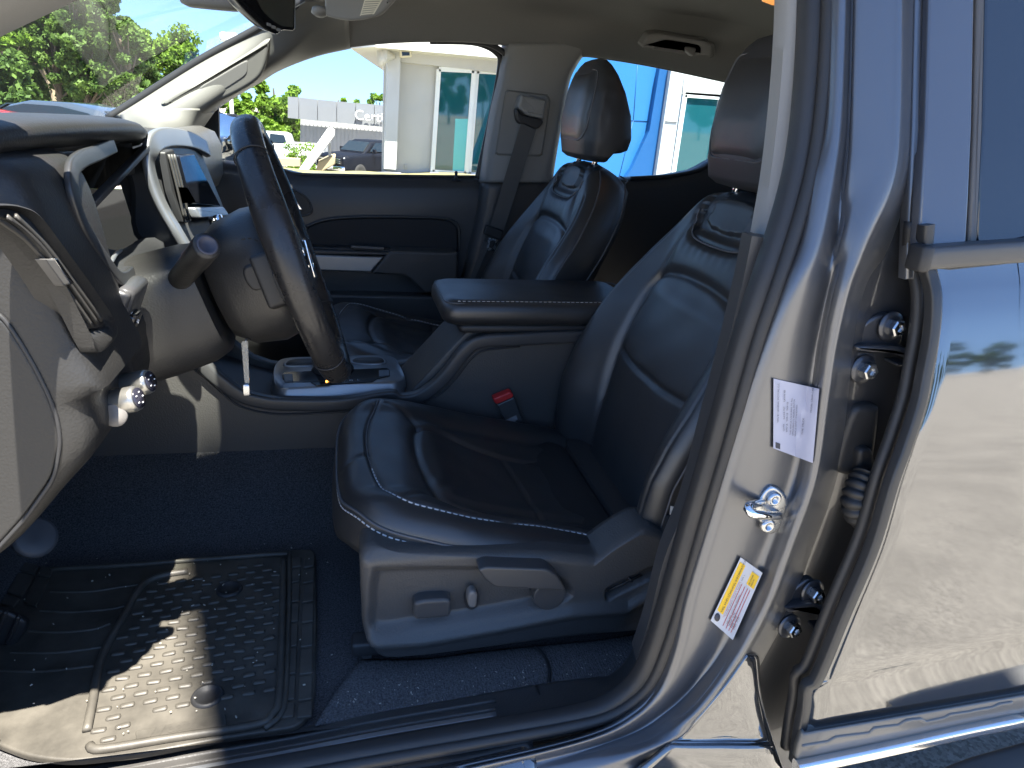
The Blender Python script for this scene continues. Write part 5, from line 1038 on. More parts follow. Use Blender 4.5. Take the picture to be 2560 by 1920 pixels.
# ---- stickers
def lpx(c, u, v_):
    """sticker coordinates (u along the text, v_ across) to a photo pixel"""
    A, B, C, D = [np.asarray(q, float) for q in c]; return (D*(1-v_)+C*v_)*(1-u)+(A*(1-v_)+B*v_)*u
def lay(c, u, v_, lift=.0036): return onj(*lpx(c, u, v_), lift)
def patch(name, c, u0, u1, v0, v1, m, parent, lift, n=14, k=8, label=None, rnd=0):
    V = [lay(c, u, v_, lift) for u in np.linspace(u0, u1, n) for v_ in np.linspace(v0, v1, k)]; v, f = thick(V, gridf(n, k), (0, .0006, 0)); return mesh(name, v, f, m, parent, True, 40, label)
INK = mat('label_ink_dark', (.05, .05, .06), .6); INKR = mat('label_ink_red', (.5, .05, .05), .6); YEL = mat('label_yellow', (.85, .52, .02), .5)
def lines(c, items, m, name, parent):
    for s, u, v_, size in items:
        o = lay(c, u, v_, .0042); ux = lay(c, u+.1, v_, .0042)-o; uy = lay(c, u, v_-.1, .0042)-o; ux /= np.linalg.norm(ux); uy -= ux*(ux @ uy); uy /= np.linalg.norm(uy); text_mesh(name, s, m, parent, o, ux, uy, size*.66, .0004)
VC = sub([(482, 958), (797, 1030), (752, 1542), (480, 1440)], Z8)
ST1 = patch('certification_label', VC, 0, 1, 0, 1, mat('label_lavender', (.44, .44, .52), .45), JAMB, .003, 20, 12, 'white certification sticker with rotated text')
lines(VC, [('MFD BY GENERAL MOTORS LLC', .40, .12, .0048), ('GVWR      GAWR FRT      GAWR RR', .30, .26, .0046), ('6000 LB   3200 LB   3500 LB', .30, .33, .0046), ('THIS VEHICLE CONFORMS TO ALL', .28, .42, .0042), ('APPLICABLE U.S. FEDERAL MOTOR', .28, .48, .0042), ('VEHICLE SAFETY STANDARDS', .28, .54, .0042), ('TYPE: TRUCK', .33, .72, .0046), ('MODEL: CREW CAB', .66, .88, .0044)], INK, 'label_text', ST1)
patch('label_mark', VC, .02, .10, .06, .17, INK, ST1, .0036, 3, 3)
TC = sub([(1272, 446), (1397, 535), (1226, 922), (1099, 810)], W5)
ST2 = patch('tyre_label', TC, 0, 1, 0, 1, mat('label_white', (.55, .56, .59), .45), JAMB, .003, 20, 12, 'white and yellow tyre information sticker')
patch('label_band', TC, .18, .94, .06, .30, YEL, ST2, .0036); patch('label_box', TC, .74, .93, .62, .94, YEL, ST2, .0036)
lines(TC, [('TIRE AND LOADING INFORMATION', .20, .24, .0066), ('SEATING CAPACITY  TOTAL 5  FRONT 2  REAR 3', .20, .42, .0038), ('TIRE   SIZE   COLD TIRE PRESSURE', .12, .58, .0040), ('FRONT   35 PSI', .12, .70, .0042), ('REAR   35 PSI', .12, .80, .0042), ('SPARE   35 PSI', .12, .90, .0042), ('SEE OWNER', .75, .74, .0038), ('MANUAL', .75, .84, .0038)], INK, 'label_text', ST2)
lines(TC, [('THE COMBINED WEIGHT SHOULD NEVER EXCEED', .16, .36, .0032)], INKR, 'label_text', ST2)
for vv in (.47, .61, .73, .83): patch('label_rule', TC, .06, .70, vv, vv+.008, INKR, ST2, .0038, 10, 2)
q = [lpx(TC, .10+.055*math.sin(a), .17+.10*math.cos(a)) for a in np.linspace(0, 2*math.pi, 24, endpoint=False)]; mesh('label_disc', *slab([onj(x, y, .0042) for x, y in q], (0, .0008, 0), 0), INK, ST2)
# ---- hinges
def hinge(pl, arm, bolts, Yh, label):
    H_ = mesh('hinge', *slab(crom(TY(pl, Yh), 50, True), (.0, .010, 0), .003), HINGEP, TRUCK, True, 50, label)
    A_ = TY(arm, Yh-.012); prism('hinge_arm', rpoly(A_, .003), (0, .02, 0), HINGEP, H_, .003)
    for b in bolts:
        c = pY(*b, Yh-.001); mesh('hinge_washer', *lathe(c, (.1, -1, .05), [(0, 0), (.0165, 0), (.0165, .002), (.010, .003), (0, .003)], 24), HINGEP, H_)
        v, f = lathe(c+np.array([.001, -.003, 0]), (.1, -1, .05), [(0, 0), (.0095, 0), (.0095, .009), (.008, .0105), (.0045, .0105), (.004, .008), (0, .008)], 6); mesh('hinge_bolt', v, f, STEEL, H_, False)
    return H_
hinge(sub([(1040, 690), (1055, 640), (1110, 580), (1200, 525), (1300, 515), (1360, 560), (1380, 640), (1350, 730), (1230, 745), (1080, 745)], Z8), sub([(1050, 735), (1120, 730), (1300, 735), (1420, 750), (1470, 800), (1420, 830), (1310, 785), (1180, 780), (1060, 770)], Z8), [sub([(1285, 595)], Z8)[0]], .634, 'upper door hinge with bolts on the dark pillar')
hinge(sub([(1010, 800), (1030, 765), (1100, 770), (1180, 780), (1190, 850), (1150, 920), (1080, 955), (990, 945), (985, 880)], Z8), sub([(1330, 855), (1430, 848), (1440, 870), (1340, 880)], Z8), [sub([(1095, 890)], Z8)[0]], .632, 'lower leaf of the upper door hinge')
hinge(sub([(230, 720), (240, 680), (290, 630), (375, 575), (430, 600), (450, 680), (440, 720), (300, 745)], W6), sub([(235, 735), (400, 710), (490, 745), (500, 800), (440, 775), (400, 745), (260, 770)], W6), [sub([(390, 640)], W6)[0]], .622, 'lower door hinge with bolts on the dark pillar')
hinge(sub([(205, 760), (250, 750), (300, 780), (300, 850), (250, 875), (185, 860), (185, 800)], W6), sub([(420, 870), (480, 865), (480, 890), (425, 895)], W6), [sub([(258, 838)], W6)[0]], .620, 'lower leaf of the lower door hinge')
# ---- wiring boot
P = crom(TY(sub([(1010, 1230), (1060, 1160), (1130, 1145), (1210, 1160), (1225, 1200), (1190, 1480), (1130, 1650), (1020, 1640), (920, 1600), (930, 1480)], Z8), .628), 60, True)
WB = mesh('wiring_boot', *slab(P, (0, .02, 0), .008, 6), RUBBER, TRUCK, True, 50, 'black rubber wiring boot between pillar and rear door')
mesh('boot_cap', *slab(rpoly(TY(sub([(1075, 1450), (1170, 1440), (1190, 1560), (1150, 1700), (1060, 1690)], Z8), .618), .008), (0, .012, 0), .005), RUBBER, WB, True, 50)
bp_ = crom([pY(x, y, Y) for x, y, Y in ((2165, 1190, .612), (2148, 1225, .604), (2140, 1260, .60), (2150, 1285, .60), (2175, 1290, .606), (2200, 1270, .615))], 120)
mesh('boot_bellows', *tube(bp_, .017, 16, (0, 1, 0), scale=[.78+.22*abs(math.cos(i*math.pi/10)) for i in range(120)]), RUBBER, WB)
# ---- closed rear door (outer skin)
rows = []
for y0, yr, xl, Y in ((668, 640, 2316, .611), (690, 668, 2322, .608), (715, 698, 2330, .604), (740, 725, 2333, .600), (800, 788, 2331, .5925), (900, 890, 2318, .5835), (998, 990, 2300, .576), (1100, 1088, 2268, .569), (1200, 1185, 2236, .5635), (1360, 1330, 2190, .558), (1525, 1465, 2122, .554), (1640, 1545, 2076, .552), (1696, 1580, 2055, .5516), (1722, 1610, 2026, .5529), (1764, 1655, 2021, .5538), (1829, 1733, 2012, .5546)):
    r = []
    for t in (0, .02, .06, .2, .4, .7, 1.0, 1.3):
        x = xl+(2560-xl)*t; y = y0+(yr-y0)*t; r.append(pY(x, y, Y+(.004 if t == 0 else .0015 if t == .02 else 0)))
    q = r[-1]; r += [np.array([1.2, q[1], q[2]+(1.2-q[0])*.03]), np.array([1.72, q[1]+.002, q[2]+(1.72-q[0])*.03])]
    rows.append(r)
v, f = net(rows, 150, 90); v, f = thick(v, f, (0, .004, 0)); RD = mesh('door', v, f, PAINT, TRUCK, True, 40, 'closed rear driver-side door in metallic grey')
# folded hem along the front edge
he = [(2305, 560, .612), (2300, 640, .610), (2312, 690, .606), (2322, 740, .598), (2318, 830, .590), (2300, 930, .583), (2284, 1010, .577), (2252, 1110, .571), (2218, 1205, .566), (2170, 1365, .560), (2100, 1530, .556), (2034, 1690, .556), (2008, 1712, .560), (2002, 1765, .562), (1990, 1830, .562), (1980, 1900, .562)]
HE = crom([pY(x, y, Y) for x, y, Y in he], 90); mesh('door_hem', *sweep(HE+np.array([.003, -.002, 0]), rpoly([(-.006, -.007), (.006, -.007), (.006, .007), (-.006, .007)], .003, 4), (0, 1, 0)), DSAT, RD, True, 60)
mesh('door_edge_seal', *tube(HE+np.array([.004, .02, 0]), .007, 8), RUBBER, RD)
# belt moulding
P = [pY(x, y, Y) for x, y, Y in ((2296, 644, .600), (2400, 636, .600), (2560, 625, .600), (2900, 602, .600))]; P.append(P[-1]+np.array([1.0, 0, .03])); mesh('belt_moulding', *sweep(crom(P, 60), rpoly([(-.012, -.0115), (.012, -.0115), (.012, .0115), (-.012, .0115)], .006, 4), (0, 0, 1)), mat('moulding_grey', (.07, .07, .07), .35, bump=('noise', 200, .05, .001)), RD, True, 60)
mesh('moulding_cap', *rbox(pY(2299, 644, .599), (.014, .024, .026), .003), PLASTD, RD)
# window frame strips above the belt
def strip(name, xt, xb, Yt, Yb, m, wid=0, dep=.012, yb=618):
    (xt0, xt1), (xb0, xb1) = xt, xb
    Yt += .03; Yb -= .004
    P = [pY(xt0, -160, Yt+.012), pY(xt1, -160, Yt+.012), pY(xt1, 0, Yt), pY((xt1+xb1)/2+4, 320, (Yt+Yb)/2), pY(xb1, yb, Yb), pY(xb0, yb, Yb), pY((xt0+xb0)/2+4, 320, (Yt+Yb)/2), pY(xt0, 0, Yt)]
    v, f = slab(P, (0, dep, 0), .003, 4); return mesh(name, v, f, m, RD, True, 50)
strip('frame_edge', (2288, 2309), (2266, 2288), .664, .620, PAINTD, yb=700)
strip('frame_gap', (2306, 2323), (2283, 2297), .668, .628, PLASTD)
strip('frame_panel', (2322, 2438), (2296, 2417), .656, .612, mat('frame_satin', (.11, .115, .13), .25, metal=.4, spec=.6, coat=.8))
strip('frame_gap', (2436, 2445), (2415, 2424), .664, .622, PLASTD)
strip('glass_run', (2442, 2464), (2421, 2443), .658, .614, mat('run_grey', (.10, .095, .09), .5))
strip('window_glass', (2462, 4400), (2440, 4400), .664, .620, mat('privacy_glass', (.015, .018, .024), .03, spec=1.0), dep=.004)
# lower cladding with stepped ridge, bright strip
rows = []
for y0, yr, xl, Y in ((1829, 1733, 2012, .552), (1835, 1740, 2010, .546), (1870, 1768, 1999, .545), (1900, 1783, 1992, .549)): r = [pY(xl+(2560-xl)*t, y0+(yr-y0)*t, Y) for t in (0, .25, .5, .75, 1, 1.3)]; r.append(np.array([1.72, r[-1][1], r[-1][2]+(1.72-r[-1][0])*.03])); rows.append(r)
v, f = net(rows, 20, 40); v, f = thick(v, f, (0, .01, 0)); mesh('door_cladding', v, f, mat('cladding_grey', (.15, .145, .135), .38, coat=.3, bump=('noise', 300, .06, .001)), RD)
rp = sub([(330, 1530), (480, 1505), (520, 1480), (720, 1455), (745, 1428), (890, 1410), (925, 1385), (1010, 1375), (1040, 1392), (1150, 1368), (1180, 1350), (1290, 1335), (1330, 1325), (1420, 1310), (1470, 1290), (1540, 1280)], W6)
mesh('cladding_ridge', *tube(lin([pY(x, y, .5455) for x, y in rp], 80), .003, 6), MATS['cladding_grey'], RD)
P = crom([pY(x, y, .545) for x, y in sub([(300, 1650), (800, 1545), (1250, 1445), (1613, 1372), (1900, 1312)], W6)]+[np.array([1.72, .545, .905])], 60); mesh('bright_strip', *sweep(P, rpoly([(-.008, -.009), (.008, -.009), (.008, .007), (-.008, .007)], .005, 4), (0, 0, 1)), mat('bright_strip', (.80, .80, .80), .16, metal=.9), RD, True, 60)
prism('door_bottom', [pY(1985, 1925, .56), pY(2560, 1806, .56), pY(2900, 1740, .56), pY(2900, 1740, .62), pY(2560, 1806, .62), pY(1985, 1925, .62)], (0, 0, .02), PLASTD, RD, 0)
# running board
P = [pY(x, y, Y) for x, y, Y in ((2450, 2025, .50), (2560, 1985, .50), (3000, 1860, .50))]; mesh('running_board', *sweep(crom(P, 20), rpoly([(-.06, -.02), (.06, -.02), (.06, .012), (-.06, .012)], .012, 4), (0, 0, 1)), mat('board_silver', (.16, .16, .158), .45, metal=.3), TRUCK, True, 60, 'running board end below the rear door')
# rest of the near flank: rear quarter and bed side, beyond the picture
prism('rear_quarter', [(1.73, .60, .80), (1.90, .60, .80), (1.90, .62, 1.40), (1.86, .70, 1.80), (1.70, .70, 1.80), (1.73, .62, 1.42)], (0, .03, 0), PAINT, TRUCK, .004)
prism('bed_side', [(1.93, .58, .80), (3.35, .58, .82), (3.35, .60, 1.36), (1.93, .60, 1.36)], (0, .04, 0), PAINT, TRUCK, .006)
# underside so light does not leak through
for ya in (.98, 1.72): prism('frame_rail', [(-.9, ya, .62), (2.6, ya, .62), (2.6, ya+.10, .62), (-.9, ya+.10, .62)], (0, 0, -.14), PLASTD, TRUCK, 0)
prism('front_fender', [(-1.9, .60, .5), (-.70, .60, .5), (-.70, .60, 1.25), (-1.9, .60, 1.15)], (0, .02, 0), PAINT, TRUCK, 0)
prism('bonnet', [(-1.95, .62, 1.16), (-.92, .66, 1.27), (-.92, 2.15, 1.27), (-1.95, 2.19, 1.16)], (0, 0, -.02), PAINT, TRUCK, 0)
prism('far_body_side', [(-.9, 2.24, .55), (2.2, 2.24, .55), (2.2, 2.24, 1.28), (-.9, 2.24, 1.24)], (0, .02, 0), PAINT, TRUCK, 0)
# ================================================================== outside
ASPH = mat('weathered_asphalt', (.25, .234, .206), .92, spec=.25, bump=[('noise', 420, .8, .004)])
def asphalt_grain(m, base):
    nt = m.node_tree; L = nt.links; b = nt.nodes['Principled BSDF']; tc = _n(nt, 'ShaderNodeTexCoord')
    vo = _n(nt, 'ShaderNodeTexVoronoi'); vo.inputs['Scale'].default_value = 125; L.new(tc.outputs['Object'], vo.inputs['Vector']); sp = _n(nt, 'ShaderNodeSeparateColor'); L.new(vo.outputs['Color'], sp.inputs[0])
    r = _n(nt, 'ShaderNodeMapRange'); r.inputs['To Min'].default_value = .62; r.inputs['To Max'].default_value = 1.35; L.new(sp.outputs[0], r.inputs['Value'])
    n2 = _n(nt, 'ShaderNodeTexNoise'); n2.inputs['Scale'].default_value = 2.2; n2.inputs['Detail'].default_value = 8; L.new(tc.outputs['Object'], n2.inputs['Vector']); r2 = _n(nt, 'ShaderNodeMapRange'); r2.inputs['From Min'].default_value = .3; r2.inputs['From Max'].default_value = .7; r2.inputs['To Min'].default_value = .82; r2.inputs['To Max'].default_value = 1.16; L.new(n2.outputs['Fac'], r2.inputs['Value'])
    mu = _n(nt, 'ShaderNodeMath', operation='MULTIPLY'); L.new(r.outputs[0], mu.inputs[0]); L.new(r2.outputs[0], mu.inputs[1])
    mx = _n(nt, 'ShaderNodeVectorMath', operation='SCALE'); mx.inputs[0].default_value = base; L.new(mu.outputs[0], mx.inputs['Scale']); L.new(mx.outputs[0], b.inputs['Base Color'])
asphalt_grain(ASPH, (.25, .234, .206))
GRASSM = mat('dry_grass', (.17, .155, .075), .95, vary=(3, .35), bump=('noise', 60, .6, .02))
def gz(x, y):
    x = np.asarray(x, float); y = np.asarray(y, float); d = sstep(y, 16.5, 27.0)*(1-sstep(x-.2*np.maximum(0, y-18), .6, 2.2)); return GZ-2.0*d-.45*sstep(-x, 2.5, 4.5)*(1-d)*(y > 5)
xs = np.r_[np.linspace(-1500, -60, 12), np.linspace(-55, 60, 70), np.linspace(70, 1500, 12)]; ys = np.r_[np.linspace(-1500, -60, 10), np.linspace(-55, 90, 160), np.linspace(100, 2000, 14)]
V = [(x, y, float(gz(x, y))) for x in xs for y in ys]; G = mesh('ground', V, gridf(len(xs), len(ys)), ASPH, None); tag(G, None, None, None, 'structure')
# painted bay lines on the lot to the side
for k in range(3):
    m_ = mesh('parking_line', *box((-6+k*2.7, 6.5, GZ+.004), (.1, 4.6, .002)), mat('line_paint', (.7, .7, .66), .7), G, False)
# ---- dealership: white wall, column, glazing, canopy
BY = 17.6
WALL = mat('white_render', (.52, .515, .50), .8, vary=(1.5, .03), bump=('noise', 40, .1, .004)); WALL2 = mat('white_panel', (.50, .505, .50), .5, vary=(.8, .03))
TINT = mat('teal_glazing', (.010, .085, .105), .03, spec=.9, coat=.3); FRAME = mat('white_frame', (.80, .82, .82), .4)
BLD = empty('dealership_building', (2.5, BY, GZ), 'white dealership building with teal glazing and a blue entrance wall', 'building')
def quad(name, px, Y, dep, m, par, bev=0): return prism(name, TY(px, Y), (0, dep, 0), m, par, bev)
b_ = lambda pts: sub(pts, Z2)
quad('wall', [(961, 100), (1320, 130), (1310, 452), (955, 428)], BY+.35, .2, WALL, BLD)
quad('column', b_([(1300, 290), (1392, 293), (1355, 1172), (1272, 1166)]), BY-.1, .5, WALL2, BLD)
quad('roof_beam', b_([(1390, 300), (2200, 320), (2200, 520), (1640, 455), (1390, 428)]), BY+.1, .5, WALL, BLD)
def window(px, Y, par, m=TINT, fr=None, t=.05):
    P = np.array(TY(px, Y)); w = prism('window', P, (0, .02, 0), m, par, 0); c = P.mean(0); R_ = []
    for i in range(len(P)):
        a_, b2 = P[i], P[(i+1) % len(P)]; mesh('window_frame', *sweep([a_, (a_+b2)/2, b2], np.array([(-t, -t), (t, -t), (t, t), (-t, t)]), (0, 1, 0)), FRAME, w, False)
    return w
window(b_([(1650, 478), (1893, 490), (1838, 1200), (1606, 1186)]), BY+.22, BLD)
window(b_([(1914, 492), (2300, 515), (2230, 1222), (1858, 1203)]), BY+.32, BLD)
quad('base_course', b_([(1592, 1190), (2230, 1222), (2230, 1245), (1590, 1215)]), BY+.1, .4, WALL2, BLD)
quad('display_board', b_([(1765, 820), (1862, 822), (1835, 1195), (1745, 1190)]), BY+.216, .002, mat('board_teal', (.16, .55, .55), .4), BLD)
quad('outlet_box', b_([(1414, 1138), (1432, 1139), (1431, 1166), (1413, 1165)]), BY+.30, .06, mat('grey_box', (.45, .45, .44), .5), BLD)
# canopy: flat slab over the forecourt, underside in view
cz = 2.74
C_ = [pZ(876, 121, cz), pZ(968, 184, cz), pZ(1010, 158, cz), np.array([14.0, 18.0, cz]), np.array([12.0, 6.5, cz])]
C_[1] = pZ(972, 186, cz); cn = [C_[0], C_[1], np.array([13.0, C_[1][1], cz]), np.array([13.0, C_[0][1]-1.0, cz]), np.array([C_[0][0]+.5, C_[0][1]-1.0, cz])]
prism('canopy', cn, (0, 0, .5), mat('soffit_white', (.62, .61, .57), .7), BLD, 0)
FL = prism('flood_lamp', rpoly(TY(b_([(1382, 348), (1462, 350), (1468, 392), (1388, 395)]), BY-.5), .03), (0, .25, 0), mat('lamp_cream', (.6, .55, .42), .5), BLD, .03)
prism('lamp_lens', TY(b_([(1395, 358), (1448, 360), (1450, 384), (1398, 386)]), BY-.51), (0, .01, 0), GLOSS, BLD, 0)
mesh('lamp_bracket', *tube([pY(*b_([(1420, 350)])[0], BY-.4), pY(*b_([(1420, 320)])[0], BY-.3), pY(*b_([(1400, 310)])[0], BY-.05)], .03, 6), mat('lamp_cream', (.6, .55, .42), .5), BLD)
c = pY(*b_([(1255, 380)])[0], BY-.3); mesh('horn_speaker', *lathe(c, (1, .4, 0), [(0, 0), (.24, 0), (.22, .03), (.10, .16), (.06, .30), (0, .30)], 20), mat('horn_grey', (.55, .54, .5), .5), BLD)
# blue entrance wall, seen through the rear window
BLUE = mat('blue_cladding', (.030, .165, .42), .35, spec=.5, vary=(.7, .06)); b3 = lambda pts: sub(pts, Z3)
BYB = 14.5
BW = prism('entrance_wall', TY(b3([(380, 250), (1345, 330), (1345, 480), (1215, 1290), (300, 1290), (520, 700)]), BYB), (0, .6, 0), BLUE, BLD, 0)
prism('wall_shade_sheet', TY(b3([(1248, 440), (1340, 450), (1212, 1290), (960, 1290), (1050, 1165), (1172, 900)]), BYB-.16), (0, .15, 0), mat('blue_cladding_shade', (.014, .095, .27), .4, vary=(.7, .05)), BLD, 0)  # darker blue sheet stands in for the shade on the entrance wall
for q in ([(1090, 430), (1060, 830)], [(1060, 830), (960, 1230)], [(720, 815), (1180, 838)]):
    A_, B_ = TY(b3(q), BYB-.004); mesh('cladding_joint', *tube([A_, (A_+B_)/2, B_], .008, 4), mat('blue_joint', (.012, .10, .28), .5), BLD)
quad('column', b3([(1334, 400), (1425, 415), (1310, 1240), (1212, 1240)]), BYB-.3, .5, WALL2, BLD)
A_, B_ = TY(b3([(1280, 838), (1362, 842)]), BYB-.31); mesh('column_joint', *tube([A_, (A_+B_)/2, B_], .012, 4), mat('joint_grey', (.3, .3, .3), .6), BLD)
quad('wall', b3([(1425, 400), (2300, 600), (2250, 720), (1400, 650)]), BYB+.5, .3, WALL, BLD)
window(b3([(1412, 655), (1662, 672), (1560, 1240), (1325, 1240)]), BYB+.55, BLD)
window(b3([(1682, 674), (2100, 700), (2000, 1240), (1584, 1240)]), BYB+.66, BLD)
quad('wall', b3([(480, 300), (850, 395), (700, 480), (600, 560), (470, 560)]), BY+.6, .2, WALL, BLD)
window(b3([(300, 555), (640, 575), (560, 1240), (250, 1240)]), BY+.5, BLD)
# ---- second building with lettering
B2Y = 46.0; B2 = empty('sales_building', tuple(pY(840, 330, B2Y)), 'low silver-fronted building with raised lettering behind the black truck', 'building')
FAS = mat('silver_fascia', (.20, .207, .22), .45, metal=.25, vary=(.3, .04))
pxs = [(605, 668, 815), (683, 672, 822), (812, 687, 836), (945, 700, 848), (1075, 711, 860), (1205, 722, 872), (1330, 734, 884)]
for (x0, t0, b0), (x1, t1, b1) in zip(pxs[:-1], pxs[1:]):
    quad('fascia_panel', b_([(x0+2, t0), (x1-2, t1), (x1-2, b1), (x0+2, b0)]), B2Y, .4, FAS, B2)
quad('fascia_back', b_([(607, 672), (1330, 738), (1330, 880), (615, 812)]), B2Y+.25, .4, mat('fascia_joint', (.27, .275, .285), .5), B2)
quad('wall', b_([(695, 822), (1330, 880), (1330, 1130), (690, 1060)]), B2Y+1.2, .4, mat('ribbed_white_wall', (.34, .345, .355), .6), B2)
for k in range(22):
    u = 705+k*27; A_, B_ = TY(b_([(u, 828+k*2.2), (u, 1060+k*2.2)]), B2Y+1.19); mesh('wall_rib', *tube([A_, (A_+B_)/2, B_], .03, 4), mat('ribbed_white_wall', (.34, .345, .355), .6), B2, False)
o0 = pY(*b_([(1066, 826)])[0], B2Y-.25); o1 = pY(*b_([(1290, 850)])[0], B2Y-.25); ux = o1-o0; ux /= np.linalg.norm(ux)
tm = text_mesh('lettering', 'Certified', mat('letter_white', (.62, .64, .67), .35), B2, o0, ux, np.array([0, 0, 1.0]), .80, 0, bold=.003)
sol = tm.modifiers.new('depth', 'SOLIDIFY'); sol.thickness = .14; sol.offset = 0
# ---- pickups on the lower lot
def wheel(par, c, r, axis, m):
    w = mesh('wheel', *lathe(np.asarray(c)-np.asarray(axis)*.12, axis, [(r*.62, 0), (r*.95, .0), (r, .03), (r, .21), (r*.95, .24), (r*.62, .24)], 28), mat('tyre', (.02, .02, .02), .8), par)
    mesh('rim', *lathe(np.asarray(c)+np.asarray(axis)*.08, axis, [(0, .02), (r*.15, .03), (r*.5, .0), (r*.62, .03), (r*.64, .03), (r*.64, -.1), (0, -.1)], 20), STEEL, w)
def pickup(loc, rz, body, label, plate=False):
    t = empty('parked_pickup', loc, label, 'pickup truck', 'pickups parked by the low building', rz)
    M = np.array([[math.cos(rz), -math.sin(rz), 0], [math.sin(rz), math.cos(rz), 0], [0, 0, 1]]); X = lambda P: np.asarray(P, float) @ M.T+np.asarray(loc)
    def part(name, P, m, sharp=40):
        v, f = P; return mesh(name, X(v), f, m, t, True, sharp)
    # local: x forward 0 at centre, length 5.8, width 2.0
    def secs(L): 
        R_ = []
        for x, zb, zt, w in L:
            q = rpoly([(-w, zb), (w, zb), (w, zt-.12), (w-.10, zt), (-w+.10, zt), (-w, zt-.12)], .10, 4); R_.append(np.c_[np.full(len(q), x), q[:, 0], q[:, 1]])
        return loft(R_)
    part('body', secs([(-2.9, .62, 1.30, .96), (-2.85, .48, 1.36, .99), (-1.0, .45, 1.36, 1.0), (1.1, .45, 1.32, 1.0), (2.3, .45, 1.26, .98), (2.78, .50, 1.20, .94), (2.88, .60, 1.12, .90)]), body)
    part('cab', secs([(-1.15, 1.28, 1.34, .90), (-1.02, 1.28, 1.80, .80), (-.8, 1.28, 1.90, .78), (.45, 1.28, 1.90, .78), (.75, 1.28, 1.82, .78), (1.45, 1.26, 1.32, .86)]), body)
    gm = mat('dark_car_glass', (.012, .018, .022), .04, spec=.8)
    for s in (-1, 1):
        for q in ([(-.95, 1.38), (-.85, 1.78), (-.12, 1.82), (-.10, 1.38)], [(0.0, 1.38), (0.0, 1.82), (.55, 1.80), (1.05, 1.40)]):
            P = np.array([(x, s*(.915-.21*(z-1.3)), z) for x, z in q]); part('side_window', slab(P, (0, -s*.02, 0), 0), gm)
        part('mirror', rbox((.95, s*1.10, 1.42), (.12, .22, .22), .04), body); part('headlamp', rbox((2.78, s*.72, 1.02), (.14, .36, .22), .04), mat('headlamp', (.75, .78, .8), .1, spec=.8))
        part('door_handle', rbox((.10, s*1.01, 1.22), (.16, .03, .03), .01), CHROME); part('door_handle', rbox((-.85, s*1.01, 1.22), (.16, .03, .03), .01), CHROME)
        part('side_step', rbox((0, s*.98, .42), (2.0, .12, .08), .03), STEEL)
        for x in (1.85, -1.85): wheel(t, X([(x, s*.90, .41)])[0], .41, M @ np.array([0, s, 0]), None)
    P = np.array([(.80, -.66, 1.80), (1.36, -.76, 1.36), (1.36, .76, 1.36), (.80, .66, 1.80)])+np.array([.05, 0, .03]); part('windscreen', slab(P, (-.02, 0, -.03), 0), gm)
    part('grille', rbox((2.86, 0, .95), (.10, 1.5, .34), .05), GLOSS)
    for z in (.86, .95, 1.04): part('grille_bar', rbox((2.92, 0, z), (.04, 1.4, .035), .01), CHROME)
    part('bumper', rbox((2.88, 0, .62), (.20, 1.86, .22), .06), CHROME); part('bed_rail', rbox((-2.0, 0, 1.37), (1.75, 1.9, .05), .02), body)
    if plate: part('dealer_plate', rbox((2.99, .1, .66), (.02, .34, .16), .01), WHITE)
    return t
LZ = GZ-2.0
p_ = pY(868, 424, 37.0)
BLK = mat('gloss_black_paint', (.006, .008, .014), .5, spec=.04)
pickup((p_[0]+1.2, 38.8, LZ), math.radians(226), BLK, 'black pickup parked before the low silver building', True)
p2 = pY(735, 400, 42.0); pickup((p2[0]-1.2, 42.5, LZ), math.radians(175), mat('silver_white_paint', (.45, .46, .47), .3, coat=.5), 'white pickup half hidden behind the display ramp')
# ---- display ramp
RY = 21.0; RAMP = empty('display_ramp', tuple(pY(790, 436, RY)), 'white inclined vehicle display ramp on a tan base', 'ramp')
for dY in (0, .9): prism('ramp_beam', rpoly(TY(b_([(670, 1190), (880, 890), (910, 878), (932, 900), (930, 945), (740, 1195)]), RY+dY), .03), (0, .35, 0), mat('ramp_white', (.58, .58, .57), .5), RAMP, .03)
prism('ramp_post', TY(b_([(888, 985), (905, 985), (905, 1100), (888, 1100)]), RY+.4), (0, .2, 0), mat('ramp_white', (.58, .58, .57), .5), RAMP, .01)
prism('ramp_base', TY(b_([(905, 1078), (935, 1082), (935, 1135), (830, 1195), (800, 1195), (815, 1120)]), RY+.2), (0, 1.2, 0), mat('tan_concrete', (.36, .29, .18), .85), RAMP, .03)
prism('ramp_kerb', TY(b_([(520, 1092), (690, 1100), (690, 1150), (530, 1145)]), 30.0), (0, .6, 0), mat('tan_concrete', (.36, .29, .18), .85), RAMP, .0)
# ---- dry grass bank in front of the building
gx = [pZ(x, y, z) for x, y, z in ((700, 436, .04), (1100, 446, .2), (1095, 432, .3), (960, 418, .3), (850, 412, .2), (700, 422, .0))]
xsG = np.linspace(-2.2, 3.4, 40); V = []
for x in xsG:
    for t in np.linspace(0, 1, 12):
        y = 15.4+t*2.6; V.append((x, y, float(gz(x, y))+.03+.02*math.sin(x*3)))
LAWN = mesh('lawn', V, gridf(40, 12), GRASSM, None); tag(LAWN, None, None, None, 'structure')
